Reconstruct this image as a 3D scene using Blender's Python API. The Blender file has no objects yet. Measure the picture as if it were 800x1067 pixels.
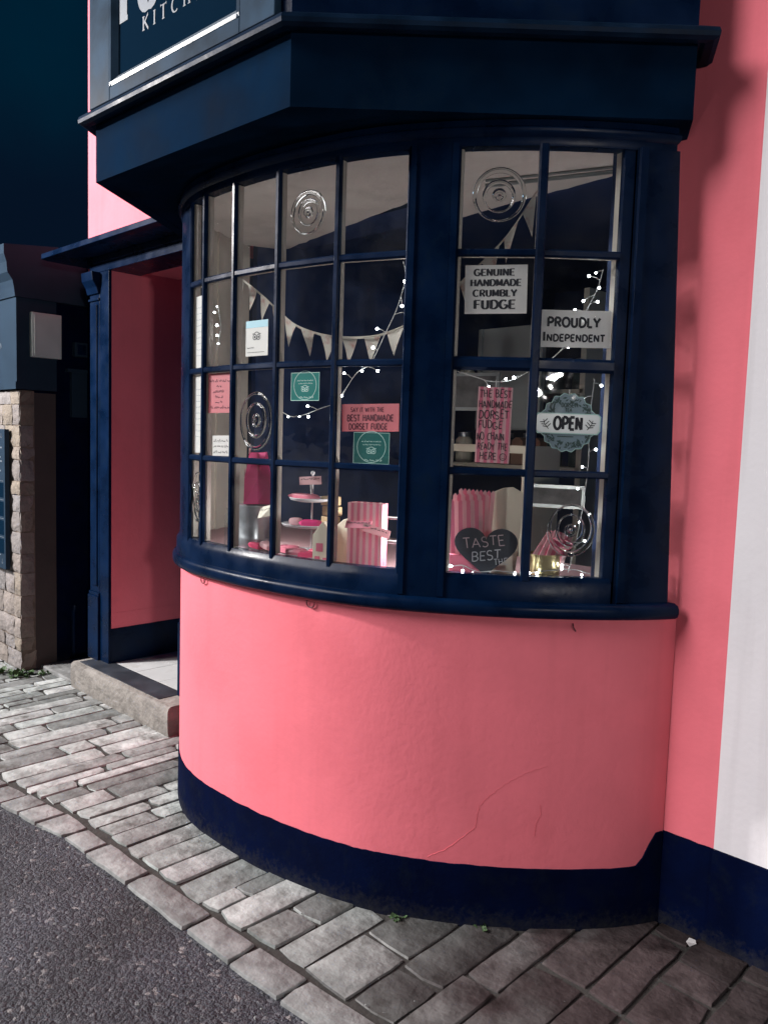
import bpy, bmesh, math, random
from mathutils import Vector, Matrix, noise
R_ = math.radians
sc = bpy.context.scene
col = sc.collection
random.seed(7)

# ------------------------------------------------------------------ camera
PSI, PITCH, ROLL, FPX = 0.76572, 0.08702, 0.03113, 830.18
CAM = Vector((0.0, -2.398, 1.5))
_f = Vector((-math.sin(PSI) * math.cos(PITCH), math.cos(PSI) * math.cos(PITCH), -math.sin(PITCH)))
_r = Vector((math.cos(PSI), math.sin(PSI), 0))
_u = _r.cross(_f)
_R = _r * math.cos(ROLL) + _u * math.sin(ROLL)
_U = -_r * math.sin(ROLL) + _u * math.cos(ROLL)
cd = bpy.data.cameras.new('camera')
cam = bpy.data.objects.new('camera', cd)
col.objects.link(cam)
m = Matrix.Identity(4)
for i in range(3):
    m[i][0], m[i][1], m[i][2], m[i][3] = _R[i], _U[i], -_f[i], CAM[i]
cam.matrix_world = m
cd.sensor_fit = 'HORIZONTAL'
cd.sensor_width = 36
cd.lens = 36 * FPX / 800
cd.clip_start, cd.clip_end = 0.05, 2000
sc.camera = cam

# ------------------------------------------------------------------ night sky, main light, exposure
SUN_AZ, SUN_EL = R_(-30), R_(33)          # azimuth to the left of the wall's normal
SKY_GLOW = (-0.838, 0.290, 0.463)
w = bpy.data.worlds.new('World')
sc.world = w
w.use_nodes = True
nt = w.node_tree
bg = nt.nodes['Background']
sky = nt.nodes.new('ShaderNodeTexSky')
sky.sky_type = 'NISHITA'
sky.sun_disc = False
sky.sun_elevation = R_(-3)
sky.sun_rotation = R_(180)
mx = nt.nodes.new('ShaderNodeMix')
mx.data_type = 'RGBA'
mx.blend_type = 'MIX'
mx.inputs[0].default_value = 0.55
mx.inputs[7].default_value = (0.0, 0.14, 0.46, 1)
nt.links.new(sky.outputs[0], mx.inputs[6])
tcw = nt.nodes.new('ShaderNodeTexCoord')
dt = nt.nodes.new('ShaderNodeVectorMath'); dt.operation = 'DOT_PRODUCT'; dt.inputs[1].default_value = SKY_GLOW
nz = nt.nodes.new('ShaderNodeTexNoise'); nz.inputs['Scale'].default_value = 3.0; nz.inputs['Detail'].default_value = 5
nt.links.new(tcw.outputs['Generated'], dt.inputs[0]); nt.links.new(tcw.outputs['Generated'], nz.inputs['Vector'])
a1 = nt.nodes.new('ShaderNodeMath'); a1.operation = 'MULTIPLY_ADD'; a1.inputs[1].default_value = 0.10; nt.links.new(nz.outputs['Fac'], a1.inputs[0]); nt.links.new(dt.outputs['Value'], a1.inputs[2])
mg = nt.nodes.new('ShaderNodeMapRange'); mg.interpolation_type = 'SMOOTHSTEP'; mg.inputs[1].default_value = 1.025; mg.inputs[2].default_value = 1.075; nt.links.new(a1.outputs[0], mg.inputs[0])
m3 = nt.nodes.new('ShaderNodeMix'); m3.data_type = 'RGBA'; m3.inputs[7].default_value = (0.0, 0.26, 0.56, 1)      # faint town glow on the night sky
nt.links.new(mg.outputs[0], m3.inputs[0]); nt.links.new(mx.outputs[2], m3.inputs[6])
nt.links.new(m3.outputs[2], bg.inputs[0])
bg.inputs[1].default_value = 0.06
sl = bpy.data.lights.new('sun', 'SUN')
sl.energy = 3.0
sl.angle = R_(28)
sl.color = (1.0, 0.96, 0.97)
so = bpy.data.objects.new('sun', sl)
col.objects.link(so)
_d = Vector((math.sin(SUN_AZ) * math.cos(SUN_EL), -math.cos(SUN_AZ) * math.cos(SUN_EL), math.sin(SUN_EL)))
so.rotation_euler = _d.to_track_quat('Z', 'Y').to_euler()
sc.view_settings.view_transform = 'Standard'
sc.view_settings.look = 'None'
sc.view_settings.exposure = 0.0
sc.view_settings.gamma = 1.0
sc.view_settings.use_curve_mapping = False
sc.render.engine = 'CYCLES'
sc.cycles.use_denoising = True
sc.cycles.max_bounces = 8
sc.cycles.transparent_max_bounces = 12
sc.cycles.caustics_reflective = False
sc.cycles.caustics_refractive = False
sc.cycles.sample_clamp_indirect = 4

# ------------------------------------------------------------------ materials
def new_mat(name):
    mt = bpy.data.materials.new(name)
    mt.use_nodes = True
    return mt, mt.node_tree, mt.node_tree.nodes['Principled BSDF']

def mat(name, c, rough=0.6, var=0.0, vscale=6.0, bump=0.0, bscale=60.0, bdist=0.004, spec=0.5, metal=0.0, dark=None, dscale=3.0, damt=0.5, coat=0.0, island=0.0):
    mt, t, b = new_mat(name)
    N, L = t.nodes, t.links
    b.inputs['Roughness'].default_value = rough
    b.inputs['Metallic'].default_value = metal
    b.inputs['Specular IOR Level'].default_value = spec
    b.inputs['Coat Weight'].default_value = coat
    b.inputs['Coat Roughness'].default_value = 0.15
    b.inputs['Base Color'].default_value = (*c, 1)
    tc = N.new('ShaderNodeTexCoord')
    out = None
    if var or island or dark:
        rgb = N.new('ShaderNodeRGB'); rgb.outputs[0].default_value = (*c, 1); out = rgb.outputs[0]
    if var:
        n = N.new('ShaderNodeTexNoise'); n.inputs['Scale'].default_value = vscale; n.inputs['Detail'].default_value = 6
        L.new(tc.outputs['Object'], n.inputs['Vector'])
        mr = N.new('ShaderNodeMapRange'); mr.inputs[1].default_value = 0.3; mr.inputs[2].default_value = 0.7
        mr.inputs[3].default_value = 1 - var; mr.inputs[4].default_value = 1 + var
        L.new(n.outputs['Fac'], mr.inputs[0])
        h = N.new('ShaderNodeHueSaturation'); L.new(mr.outputs[0], h.inputs['Value']); L.new(out, h.inputs['Color']); out = h.outputs[0]
        rm = N.new('ShaderNodeMapRange'); rm.inputs[1].default_value = 0.3; rm.inputs[2].default_value = 0.7
        rm.inputs[3].default_value = max(0.05, rough - 0.08); rm.inputs[4].default_value = min(1, rough + 0.1)
        L.new(n.outputs['Fac'], rm.inputs[0]); L.new(rm.outputs[0], b.inputs['Roughness'])
    if island:
        g = N.new('ShaderNodeNewGeometry')
        mr = N.new('ShaderNodeMapRange'); mr.inputs[3].default_value = 1 - island; mr.inputs[4].default_value = 1 + island
        L.new(g.outputs['Random Per Island'], mr.inputs[0])
        wn = N.new('ShaderNodeTexWhiteNoise'); wn.noise_dimensions = '1D'; L.new(g.outputs['Random Per Island'], wn.inputs['W'])
        hm = N.new('ShaderNodeMapRange'); hm.inputs[3].default_value = 0.47; hm.inputs[4].default_value = 0.53
        L.new(wn.outputs['Value'], hm.inputs[0])
        sm = N.new('ShaderNodeMapRange'); sm.inputs[3].default_value = 0.3; sm.inputs[4].default_value = 1.5
        L.new(wn.outputs['Value'], sm.inputs[0])
        h = N.new('ShaderNodeHueSaturation'); L.new(mr.outputs[0], h.inputs['Value']); L.new(hm.outputs[0], h.inputs['Hue']); L.new(sm.outputs[0], h.inputs['Saturation'])
        L.new(out, h.inputs['Color']); out = h.outputs[0]
    if dark:
        n = N.new('ShaderNodeTexNoise'); n.inputs['Scale'].default_value = dscale; n.inputs['Detail'].default_value = 9; n.inputs['Roughness'].default_value = 0.65
        L.new(tc.outputs['Object'], n.inputs['Vector'])
        mr = N.new('ShaderNodeMapRange'); mr.inputs[1].default_value = 0.52; mr.inputs[2].default_value = 0.72; mr.inputs[4].default_value = damt
        L.new(n.outputs['Fac'], mr.inputs[0])
        mm = N.new('ShaderNodeMix'); mm.data_type = 'RGBA'
        L.new(mr.outputs[0], mm.inputs[0]); L.new(out, mm.inputs[6]); mm.inputs[7].default_value = (*dark, 1); out = mm.outputs[2]
    if out is not None:
        L.new(out, b.inputs['Base Color'])
    if bump:
        n = N.new('ShaderNodeTexNoise'); n.inputs['Scale'].default_value = bscale; n.inputs['Detail'].default_value = 5
        L.new(tc.outputs['Object'], n.inputs['Vector'])
        n2 = N.new('ShaderNodeTexNoise'); n2.inputs['Scale'].default_value = bscale * 0.13; n2.inputs['Detail'].default_value = 3
        L.new(tc.outputs['Object'], n2.inputs['Vector'])
        ad = N.new('ShaderNodeMath'); ad.operation = 'MULTIPLY_ADD'; L.new(n2.outputs['Fac'], ad.inputs[0]); ad.inputs[1].default_value = 2.0; L.new(n.outputs['Fac'], ad.inputs[2])
        bp = N.new('ShaderNodeBump'); bp.inputs['Strength'].default_value = bump; bp.inputs['Distance'].default_value = bdist
        L.new(ad.outputs[0], bp.inputs['Height']); L.new(bp.outputs[0], b.inputs['Normal'])
    return mt

def emit(name, c, s):
    mt, t, b = new_mat(name)
    b.inputs['Base Color'].default_value = (0.8, 0.8, 0.8, 1)
    b.inputs['Emission Color'].default_value = (*c, 1)
    b.inputs['Emission Strength'].default_value = s
    mt.cycles.emission_sampling = 'NONE'
    return mt

def glass_mat(name, bumpy):
    mt, t, b = new_mat(name)
    N, L = t.nodes, t.links
    N.remove(b)
    o = N['Material Output']
    tr = N.new('ShaderNodeBsdfTransparent'); tr.inputs[0].default_value = (0.93, 0.96, 0.95, 1)
    gl = N.new('ShaderNodeBsdfGlossy'); gl.inputs['Roughness'].default_value = 0.02
    lw = N.new('ShaderNodeLayerWeight'); lw.inputs[0].default_value = 0.5
    pw = N.new('ShaderNodeMath'); pw.operation = 'POWER'; pw.inputs[1].default_value = 5.0; L.new(lw.outputs['Facing'], pw.inputs[0])
    fr = N.new('ShaderNodeMath'); fr.operation = 'MULTIPLY_ADD'; fr.inputs[1].default_value = 0.90; fr.inputs[2].default_value = 0.06; L.new(pw.outputs[0], fr.inputs[0])
    mi = N.new('ShaderNodeMixShader')
    L.new(fr.outputs[0], mi.inputs[0]); L.new(tr.outputs[0], mi.inputs[1]); L.new(gl.outputs[0], mi.inputs[2]); L.new(mi.outputs[0], o.inputs[0])
    df = N.new('ShaderNodeBsdfDiffuse'); df.inputs[0].default_value = (.6, .6, .6, 1)
    gt = N.new('ShaderNodeTexCoord'); gn = N.new('ShaderNodeTexNoise'); gn.inputs['Scale'].default_value = 6; gn.inputs['Detail'].default_value = 7; gn.inputs['Roughness'].default_value = .65; L.new(gt.outputs['Object'], gn.inputs['Vector'])
    gm = N.new('ShaderNodeMapRange'); gm.inputs[1].default_value = .4; gm.inputs[2].default_value = .75; gm.inputs[3].default_value = .002; gm.inputs[4].default_value = .026; L.new(gn.outputs['Fac'], gm.inputs[0])
    m2 = N.new('ShaderNodeMixShader'); L.new(gm.outputs[0], m2.inputs[0]); L.new(mi.outputs[0], m2.inputs[1]); L.new(df.outputs[0], m2.inputs[2]); L.new(m2.outputs[0], o.inputs[0])
    tc = N.new('ShaderNodeTexCoord'); n = N.new('ShaderNodeTexNoise'); n.inputs['Scale'].default_value = 9
    L.new(tc.outputs['Object'], n.inputs['Vector'])
    bp = N.new('ShaderNodeBump'); bp.inputs['Strength'].default_value = bumpy; bp.inputs['Distance'].default_value = 0.01
    L.new(n.outputs['Fac'], bp.inputs['Height']); L.new(bp.outputs[0], gl.inputs['Normal'])
    return mt

def lens_mat():
    mt, t, b = new_mat('bullseye_glass')
    b.inputs['Base Color'].default_value = (0.97, 0.99, 0.98, 1)
    b.inputs['Transmission Weight'].default_value = 1
    b.inputs['Roughness'].default_value = 0.03
    b.inputs['IOR'].default_value = 1.45
    return mt

M = {}
M['pink'] = mat('pink_masonry_paint', (0.83, 0.185, 0.228), 0.75, var=0.07, vscale=3.2, bump=0.18, bscale=60, bdist=0.005, spec=0.25, dark=(0.66, 0.12, 0.15), dscale=2.6, damt=0.35)
M['pink_crack'] = mat('cracked_pink_paint', (0.66, 0.125, 0.155), 0.9)
M['navy'] = mat('navy_gloss_paint', (0.0010, 0.0085, 0.0310), 0.30, var=0.35, vscale=9, bump=0.22, bscale=30, bdist=0.003, spec=0.09, dark=(0.003, 0.010, 0.022), dscale=18, damt=0.6)
M['navy_flat'] = mat('navy_eggshell_paint', (0.0016, 0.0110, 0.0300), 0.8, var=0.3, vscale=6, bump=0.2, bscale=30, bdist=0.003, spec=0.01, dark=(0.005, 0.013, 0.026), dscale=12, damt=0.6)
M['navy_wall'] = mat('navy_masonry_paint', (0.0006, 0.0030, 0.0200), 0.85, var=0.25, vscale=8, bump=0.3, bscale=60, spec=0.04, dark=(0.008, 0.012, 0.018), dscale=15, damt=0.35)
M['navy_sign'] = mat('dark_teal_sign_panel', (0.003, 0.012, 0.026), 0.6, spec=0.0)
M['slate_blue'] = mat('slate_blue_paint', (0.018, 0.034, 0.055), 0.7, spec=0.06, var=0.1, bump=0.08)
M['moulding'] = mat('lit_ledge_gloss', (0.13, 0.16, 0.19), 0.38)  # bottom sign moulding only: lamplight on the ledge put into a paler colour
M['sign_blue'] = mat('blue_grey_gloss', (0.016, 0.036, 0.062), 0.45, var=0.55, vscale=7, spec=0.03)
M['navy_trim'] = mat('navy_satin_paint', (0.004, 0.014, 0.034), 0.4, var=0.4, vscale=9, bump=0.2, bscale=30, spec=0.05)
M['silver'] = mat('silver_lettering', (0.13, 0.155, 0.185), 0.4)
M['cream'] = mat('cream_paint', (0.55, 0.50, 0.44), 0.5, var=0.06, vscale=9, bump=0.08)
M['cream_dim'] = mat('aged_cream_paint', (0.34, 0.30, 0.27), 0.5, var=0.1, vscale=9)
M['plaster'] = mat('old_cream_plaster', (0.62, 0.58, 0.54), 0.8, var=0.10, vscale=3, bump=0.3, bscale=20, bdist=0.006, dark=(0.25, 0.23, 0.20), dscale=4, damt=0.35)
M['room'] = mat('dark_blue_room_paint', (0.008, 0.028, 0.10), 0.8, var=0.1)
M['white'] = mat('white_masonry_paint', (0.80, 0.78, 0.80), 0.75, var=0.03, vscale=3, bump=0.2, bscale=60, spec=0.25, dark=(0.55, 0.52, 0.53), dscale=1.2, damt=0.3)
M['stone'] = mat('pale_rubble_stone', (0.200, 0.172, 0.155), 0.85, var=0.22, vscale=14, bump=0.9, bscale=28, bdist=0.02, island=0.16, dark=(0.10, 0.08, 0.065), dscale=7, damt=0.6)
M['pier_mortar'] = mat('sandy_mortar', (0.14, 0.11, 0.088), 0.95, var=0.3, vscale=20, bump=0.6, bscale=50, bdist=0.01)
M['mortar'] = mat('dark_mortar', (0.035, 0.033, 0.030), 0.95, var=0.3, vscale=20, bump=0.6, bscale=50, bdist=0.01)
M['sett'] = mat('paving_stone', (0.265, 0.280, 0.272), 0.72, var=0.32, vscale=14, bump=0.75, bscale=42, bdist=0.009, island=0.50, dark=(0.07, 0.066, 0.058), dscale=9, damt=0.85, spec=0.18)
M['kerbstone'] = mat('kerb_stone', (0.225, 0.232, 0.228), 0.72, var=0.35, vscale=14, bump=0.9, bscale=36, bdist=0.008, island=0.25, dark=(0.10, 0.095, 0.09), dscale=9, damt=0.6)
M['step'] = mat('worn_step_stone', (0.205, 0.19, 0.172), 0.7, var=0.25, vscale=12, bump=0.9, bscale=30, bdist=0.014, dark=(0.09, 0.08, 0.07), dscale=9, damt=0.7)
M['slate'] = mat('dark_slate', (0.035, 0.04, 0.05), 0.4, var=0.35, vscale=7, bump=0.25, bscale=20)
M['tile'] = mat('pale_floor_tile', (0.55, 0.56, 0.56), 0.35, var=0.08, vscale=6, dark=(0.30, 0.28, 0.26), dscale=6, damt=0.6)
M['soil'] = mat('bare_ground', (0.06, 0.055, 0.05), 0.95, var=0.2)
M['black'] = mat('black_ink', (0.012, 0.012, 0.02), 0.7)
M['paper'] = mat('white_card', (0.90, 0.88, 0.87), 0.6, var=0.03, vscale=12)
M['pinkpaper'] = mat('pink_card', (0.78, 0.30, 0.34), 0.6, var=0.03, vscale=12)
M['palepink'] = mat('pale_pink_paper', (0.78, 0.52, 0.55), 0.6)
M['stripe'] = mat('rose_stripe_ink', (0.62, 0.14, 0.22), 0.6)
M['teal'] = mat('teal_sticker', (0.01, 0.26, 0.24), 0.4)
M['teal2'] = mat('deep_teal_sticker', (0.03, 0.20, 0.19), 0.4)
M['mint'] = mat('pale_mint_ink', (0.42, 0.66, 0.62), 0.5)
M['skyblue'] = mat('pale_blue_print', (0.22, 0.42, 0.52), 0.5)
M['blueplate'] = mat('dusty_blue_plate', (0.17, 0.25, 0.31), 0.45, var=0.08)
M['wreath'] = mat('wreath_green', (0.035, 0.075, 0.075), 0.6, var=0.3, vscale=30)
M['platewhite'] = mat('glazed_white', (0.62, 0.63, 0.66), 0.25)
M['magenta'] = mat('magenta_paper', (0.62, 0.02, 0.17), 0.5)
M['hotpink'] = mat('hot_pink_wrap', (0.70, 0.06, 0.16), 0.3)
M['rose'] = mat('rose_wrap', (0.74, 0.20, 0.28), 0.3, var=0.1, vscale=30)
M['fudge'] = mat('vanilla_fudge', (0.58, 0.43, 0.24), 0.6, var=0.1, vscale=40, bump=0.3, bscale=150)
M['carton'] = mat('cream_carton', (0.68, 0.62, 0.50), 0.5)
M['tin'] = mat('galvanised_metal', (0.45, 0.47, 0.50), 0.35, metal=0.8, var=0.15, vscale=20)
M['gold'] = mat('brushed_gold_tin', (0.62, 0.50, 0.26), 0.3, metal=0.85)
M['wire'] = mat('white_wire', (0.6, 0.6, 0.6), 0.4)
M['metal'] = mat('dull_steel', (0.30, 0.33, 0.33), 0.35, metal=0.5, var=0.08)
M['cabinet'] = mat('pale_grey_enamel', (0.50, 0.56, 0.52), 0.4, var=0.08)
M['picdark'] = mat('faded_print', (0.10, 0.10, 0.10), 0.8, var=0.5, vscale=14)
M['slatebd'] = mat('chalkboard', (0.010, 0.014, 0.026), 0.6, var=0.2, vscale=20)
M['chalk'] = mat('chalk', (0.55, 0.55, 0.58), 0.9)
M['chalkpink'] = mat('pink_chalk', (0.55, 0.40, 0.42), 0.9)
M['cloth'] = mat('floral_cotton', (0.64, 0.60, 0.54), 0.85, dark=(0.50, 0.22, 0.19), dscale=30, damt=1.0)
M['leaf'] = mat('weed_leaf', (0.045, 0.09, 0.03), 0.6, var=0.3, vscale=30)
M['iron'] = mat('rusty_iron', (0.06, 0.03, 0.03), 0.7)
M['hookred'] = mat('dark_painted_iron', (0.12, 0.02, 0.03), 0.6)
M['bulb'] = emit('fairy_bulb', (0.92, 0.97, 1.0), 30)
M['lampglow'] = emit('lantern_glow', (1.0, 0.93, 0.85), 30)
M['glass'] = glass_mat('window_glass', 0.22)
M['lens'] = lens_mat()

def splash(mt, colr, z1):
    t = mt.node_tree; N, L = t.nodes, t.links; b = N['Principled BSDF']
    src = b.inputs['Base Color'].links[0].from_socket
    tc = N.new('ShaderNodeTexCoord'); sx = N.new('ShaderNodeSeparateXYZ'); L.new(tc.outputs['Object'], sx.inputs[0])
    n = N.new('ShaderNodeTexNoise'); n.inputs['Scale'].default_value = 45; n.inputs['Detail'].default_value = 10; n.inputs['Roughness'].default_value = 0.8; L.new(tc.outputs['Object'], n.inputs['Vector'])
    mr = N.new('ShaderNodeMapRange'); mr.inputs[1].default_value = 0; mr.inputs[2].default_value = z1; mr.inputs[3].default_value = 0.30; mr.inputs[4].default_value = -0.06
    L.new(sx.outputs['Z'], mr.inputs[0])
    ad = N.new('ShaderNodeMath'); ad.operation = 'ADD'; L.new(mr.outputs[0], ad.inputs[0]); L.new(n.outputs['Fac'], ad.inputs[1])
    m2 = N.new('ShaderNodeMapRange'); m2.inputs[1].default_value = 0.60; m2.inputs[2].default_value = 0.98; m2.inputs[4].default_value = 0.50; L.new(ad.outputs[0], m2.inputs[0])
    mm = N.new('ShaderNodeMix'); mm.data_type = 'RGBA'; mm.inputs[7].default_value = (*colr, 1)
    L.new(m2.outputs[0], mm.inputs[0]); L.new(src, mm.inputs[6]); L.new(mm.outputs[2], b.inputs['Base Color'])
def streaks(mt, colr, amt):
    t = mt.node_tree; N, L = t.nodes, t.links; b = N['Principled BSDF']
    src = b.inputs['Base Color'].links[0].from_socket
    tc = N.new('ShaderNodeTexCoord'); mp = N.new('ShaderNodeMapping'); mp.inputs['Scale'].default_value = (16, 16, .9); L.new(tc.outputs['Object'], mp.inputs[0])
    n = N.new('ShaderNodeTexNoise'); n.inputs['Scale'].default_value = 1; n.inputs['Detail'].default_value = 5; L.new(mp.outputs[0], n.inputs['Vector'])
    mr = N.new('ShaderNodeMapRange'); mr.inputs[1].default_value = .50; mr.inputs[2].default_value = .78; mr.inputs[4].default_value = amt; L.new(n.outputs['Fac'], mr.inputs[0])
    mm = N.new('ShaderNodeMix'); mm.data_type = 'RGBA'; mm.inputs[7].default_value = (*colr, 1)
    L.new(mr.outputs[0], mm.inputs[0]); L.new(src, mm.inputs[6]); L.new(mm.outputs[2], b.inputs['Base Color'])
streaks(M['pink'], (.58, .12, .145), .22)
streaks(M['white'], (.50, .47, .48), .35)
splash(M['navy_wall'], (0.045, 0.045, 0.038), 0.10)
def brown_shade(mt, c, r0, r1, colr):
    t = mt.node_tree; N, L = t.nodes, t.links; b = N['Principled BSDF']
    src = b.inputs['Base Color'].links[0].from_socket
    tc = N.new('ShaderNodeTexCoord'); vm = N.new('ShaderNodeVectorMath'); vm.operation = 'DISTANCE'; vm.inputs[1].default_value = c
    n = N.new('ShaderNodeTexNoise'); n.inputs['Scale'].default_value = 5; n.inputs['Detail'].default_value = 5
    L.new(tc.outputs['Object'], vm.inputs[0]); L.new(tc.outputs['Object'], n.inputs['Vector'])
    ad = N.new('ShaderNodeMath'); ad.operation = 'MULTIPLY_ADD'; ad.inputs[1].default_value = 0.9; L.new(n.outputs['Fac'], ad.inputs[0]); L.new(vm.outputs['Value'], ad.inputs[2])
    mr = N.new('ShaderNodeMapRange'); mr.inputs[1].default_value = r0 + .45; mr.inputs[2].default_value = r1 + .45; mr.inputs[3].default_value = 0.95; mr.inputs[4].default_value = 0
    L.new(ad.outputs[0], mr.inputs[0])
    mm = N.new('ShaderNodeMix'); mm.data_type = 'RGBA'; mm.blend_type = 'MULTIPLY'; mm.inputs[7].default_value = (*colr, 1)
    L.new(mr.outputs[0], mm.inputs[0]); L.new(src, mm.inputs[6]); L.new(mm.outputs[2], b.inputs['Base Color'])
def translucent(mt, f):
    t = mt.node_tree; N, L = t.nodes, t.links; b = N['Principled BSDF']; o = N['Material Output']
    tl = N.new('ShaderNodeBsdfTranslucent'); mi = N.new('ShaderNodeMixShader'); mi.inputs[0].default_value = f
    if b.inputs['Base Color'].links: L.new(b.inputs['Base Color'].links[0].from_socket, tl.inputs[0])
    else: tl.inputs[0].default_value = b.inputs['Base Color'].default_value
    L.new(b.outputs[0], mi.inputs[1]); L.new(tl.outputs[0], mi.inputs[2]); L.new(mi.outputs[0], o.inputs[0])
for k_ in ('paper', 'pinkpaper', 'palepink', 'teal', 'teal2', 'cloth'): translucent(M[k_], 0.5)
brown_shade(M['sett'], (-.55, -.30, 0), .62, 1.55, (0.13, 0.080, 0.085))  # browner, dirtier stones by the right corner, with shade painted into their colour

def road_mat():
    mt, t, b = new_mat('asphalt')
    N, L = t.nodes, t.links
    tc = N.new('ShaderNodeTexCoord')
    def vor(sc_):
        wv = N.new('ShaderNodeTexNoise'); wv.inputs['Scale'].default_value = sc_ * .8; wv.inputs['Detail'].default_value = 2; L.new(tc.outputs['Object'], wv.inputs['Vector'])
        mxv = N.new('ShaderNodeVectorMath'); mxv.operation = 'MULTIPLY_ADD'; mxv.inputs[1].default_value = (.9 / sc_,) * 3
        L.new(wv.outputs['Color'], mxv.inputs[0]); L.new(tc.outputs['Object'], mxv.inputs[2])
        v = N.new('ShaderNodeTexVoronoi'); v.inputs['Scale'].default_value = sc_; v.inputs['Randomness'].default_value = 1; L.new(mxv.outputs[0], v.inputs['Vector'])
        return v
    v1, v2 = vor(75), vor(190)
    def ramp(v, stops):
        sp = N.new('ShaderNodeSeparateColor'); L.new(v.outputs['Color'], sp.inputs[0])
        cr = N.new('ShaderNodeValToRGB'); e = cr.color_ramp.elements
        e[0].position, e[0].color = stops[0][0], (*stops[0][1], 1); e[1].position, e[1].color = stops[-1][0], (*stops[-1][1], 1)
        for p, c in stops[1:-1]: x = e.new(p); x.color = (*c, 1)
        L.new(sp.outputs[0], cr.inputs[0]); return cr.outputs[0], sp.outputs[1]
    c1, r1 = ramp(v1, [(.05, (.014, .015, .022)), (.6, (.036, .038, .048)), (.9, (.070, .070, .080)), (.99, (.19, .18, .18))])
    c2, r2 = ramp(v2, [(.05, (.012, .013, .020)), (.6, (.030, .032, .043)), (.95, (.085, .085, .095))])
    n = N.new('ShaderNodeTexNoise'); n.inputs['Scale'].default_value = 30; n.inputs['Detail'].default_value = 4; L.new(tc.outputs['Object'], n.inputs['Vector'])
    st = N.new('ShaderNodeMapRange'); st.inputs[1].default_value = .45; st.inputs[2].default_value = .55; L.new(n.outputs['Fac'], st.inputs[0])
    mc = N.new('ShaderNodeMix'); mc.data_type = 'RGBA'; L.new(st.outputs[0], mc.inputs[0]); L.new(c1, mc.inputs[6]); L.new(c2, mc.inputs[7])
    n3 = N.new('ShaderNodeTexNoise'); n3.inputs['Scale'].default_value = 2.2; n3.inputs['Detail'].default_value = 8; L.new(tc.outputs['Object'], n3.inputs['Vector'])
    mr = N.new('ShaderNodeMapRange'); mr.inputs[1].default_value = 0.3; mr.inputs[2].default_value = 0.7; mr.inputs[3].default_value = 0.55; mr.inputs[4].default_value = 1.45; L.new(n3.outputs['Fac'], mr.inputs[0])
    h = N.new('ShaderNodeHueSaturation'); L.new(mc.outputs[2], h.inputs['Color']); L.new(mr.outputs[0], h.inputs['Value']); L.new(h.outputs[0], b.inputs['Base Color'])
    b.inputs['Roughness'].default_value = 0.72
    ad = N.new('ShaderNodeMath'); ad.operation = 'MULTIPLY_ADD'; ad.inputs[1].default_value = .6; L.new(v2.outputs['Distance'], ad.inputs[0]); L.new(v1.outputs['Distance'], ad.inputs[2])
    ad2 = N.new('ShaderNodeMath'); ad2.operation = 'MULTIPLY_ADD'; ad2.inputs[1].default_value = -1.2; L.new(n.outputs['Fac'], ad2.inputs[0]); L.new(ad.outputs[0], ad2.inputs[2])
    bp = N.new('ShaderNodeBump'); bp.inputs['Strength'].default_value = 0.7; bp.inputs['Distance'].default_value = 0.010; bp.invert = True
    L.new(ad2.outputs[0], bp.inputs['Height']); L.new(bp.outputs[0], b.inputs['Normal'])
    return mt
M['road'] = road_mat()

# ------------------------------------------------------------------ mesh helpers
def root_of(o):
    while o.parent: o = o.parent
    return o

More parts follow.
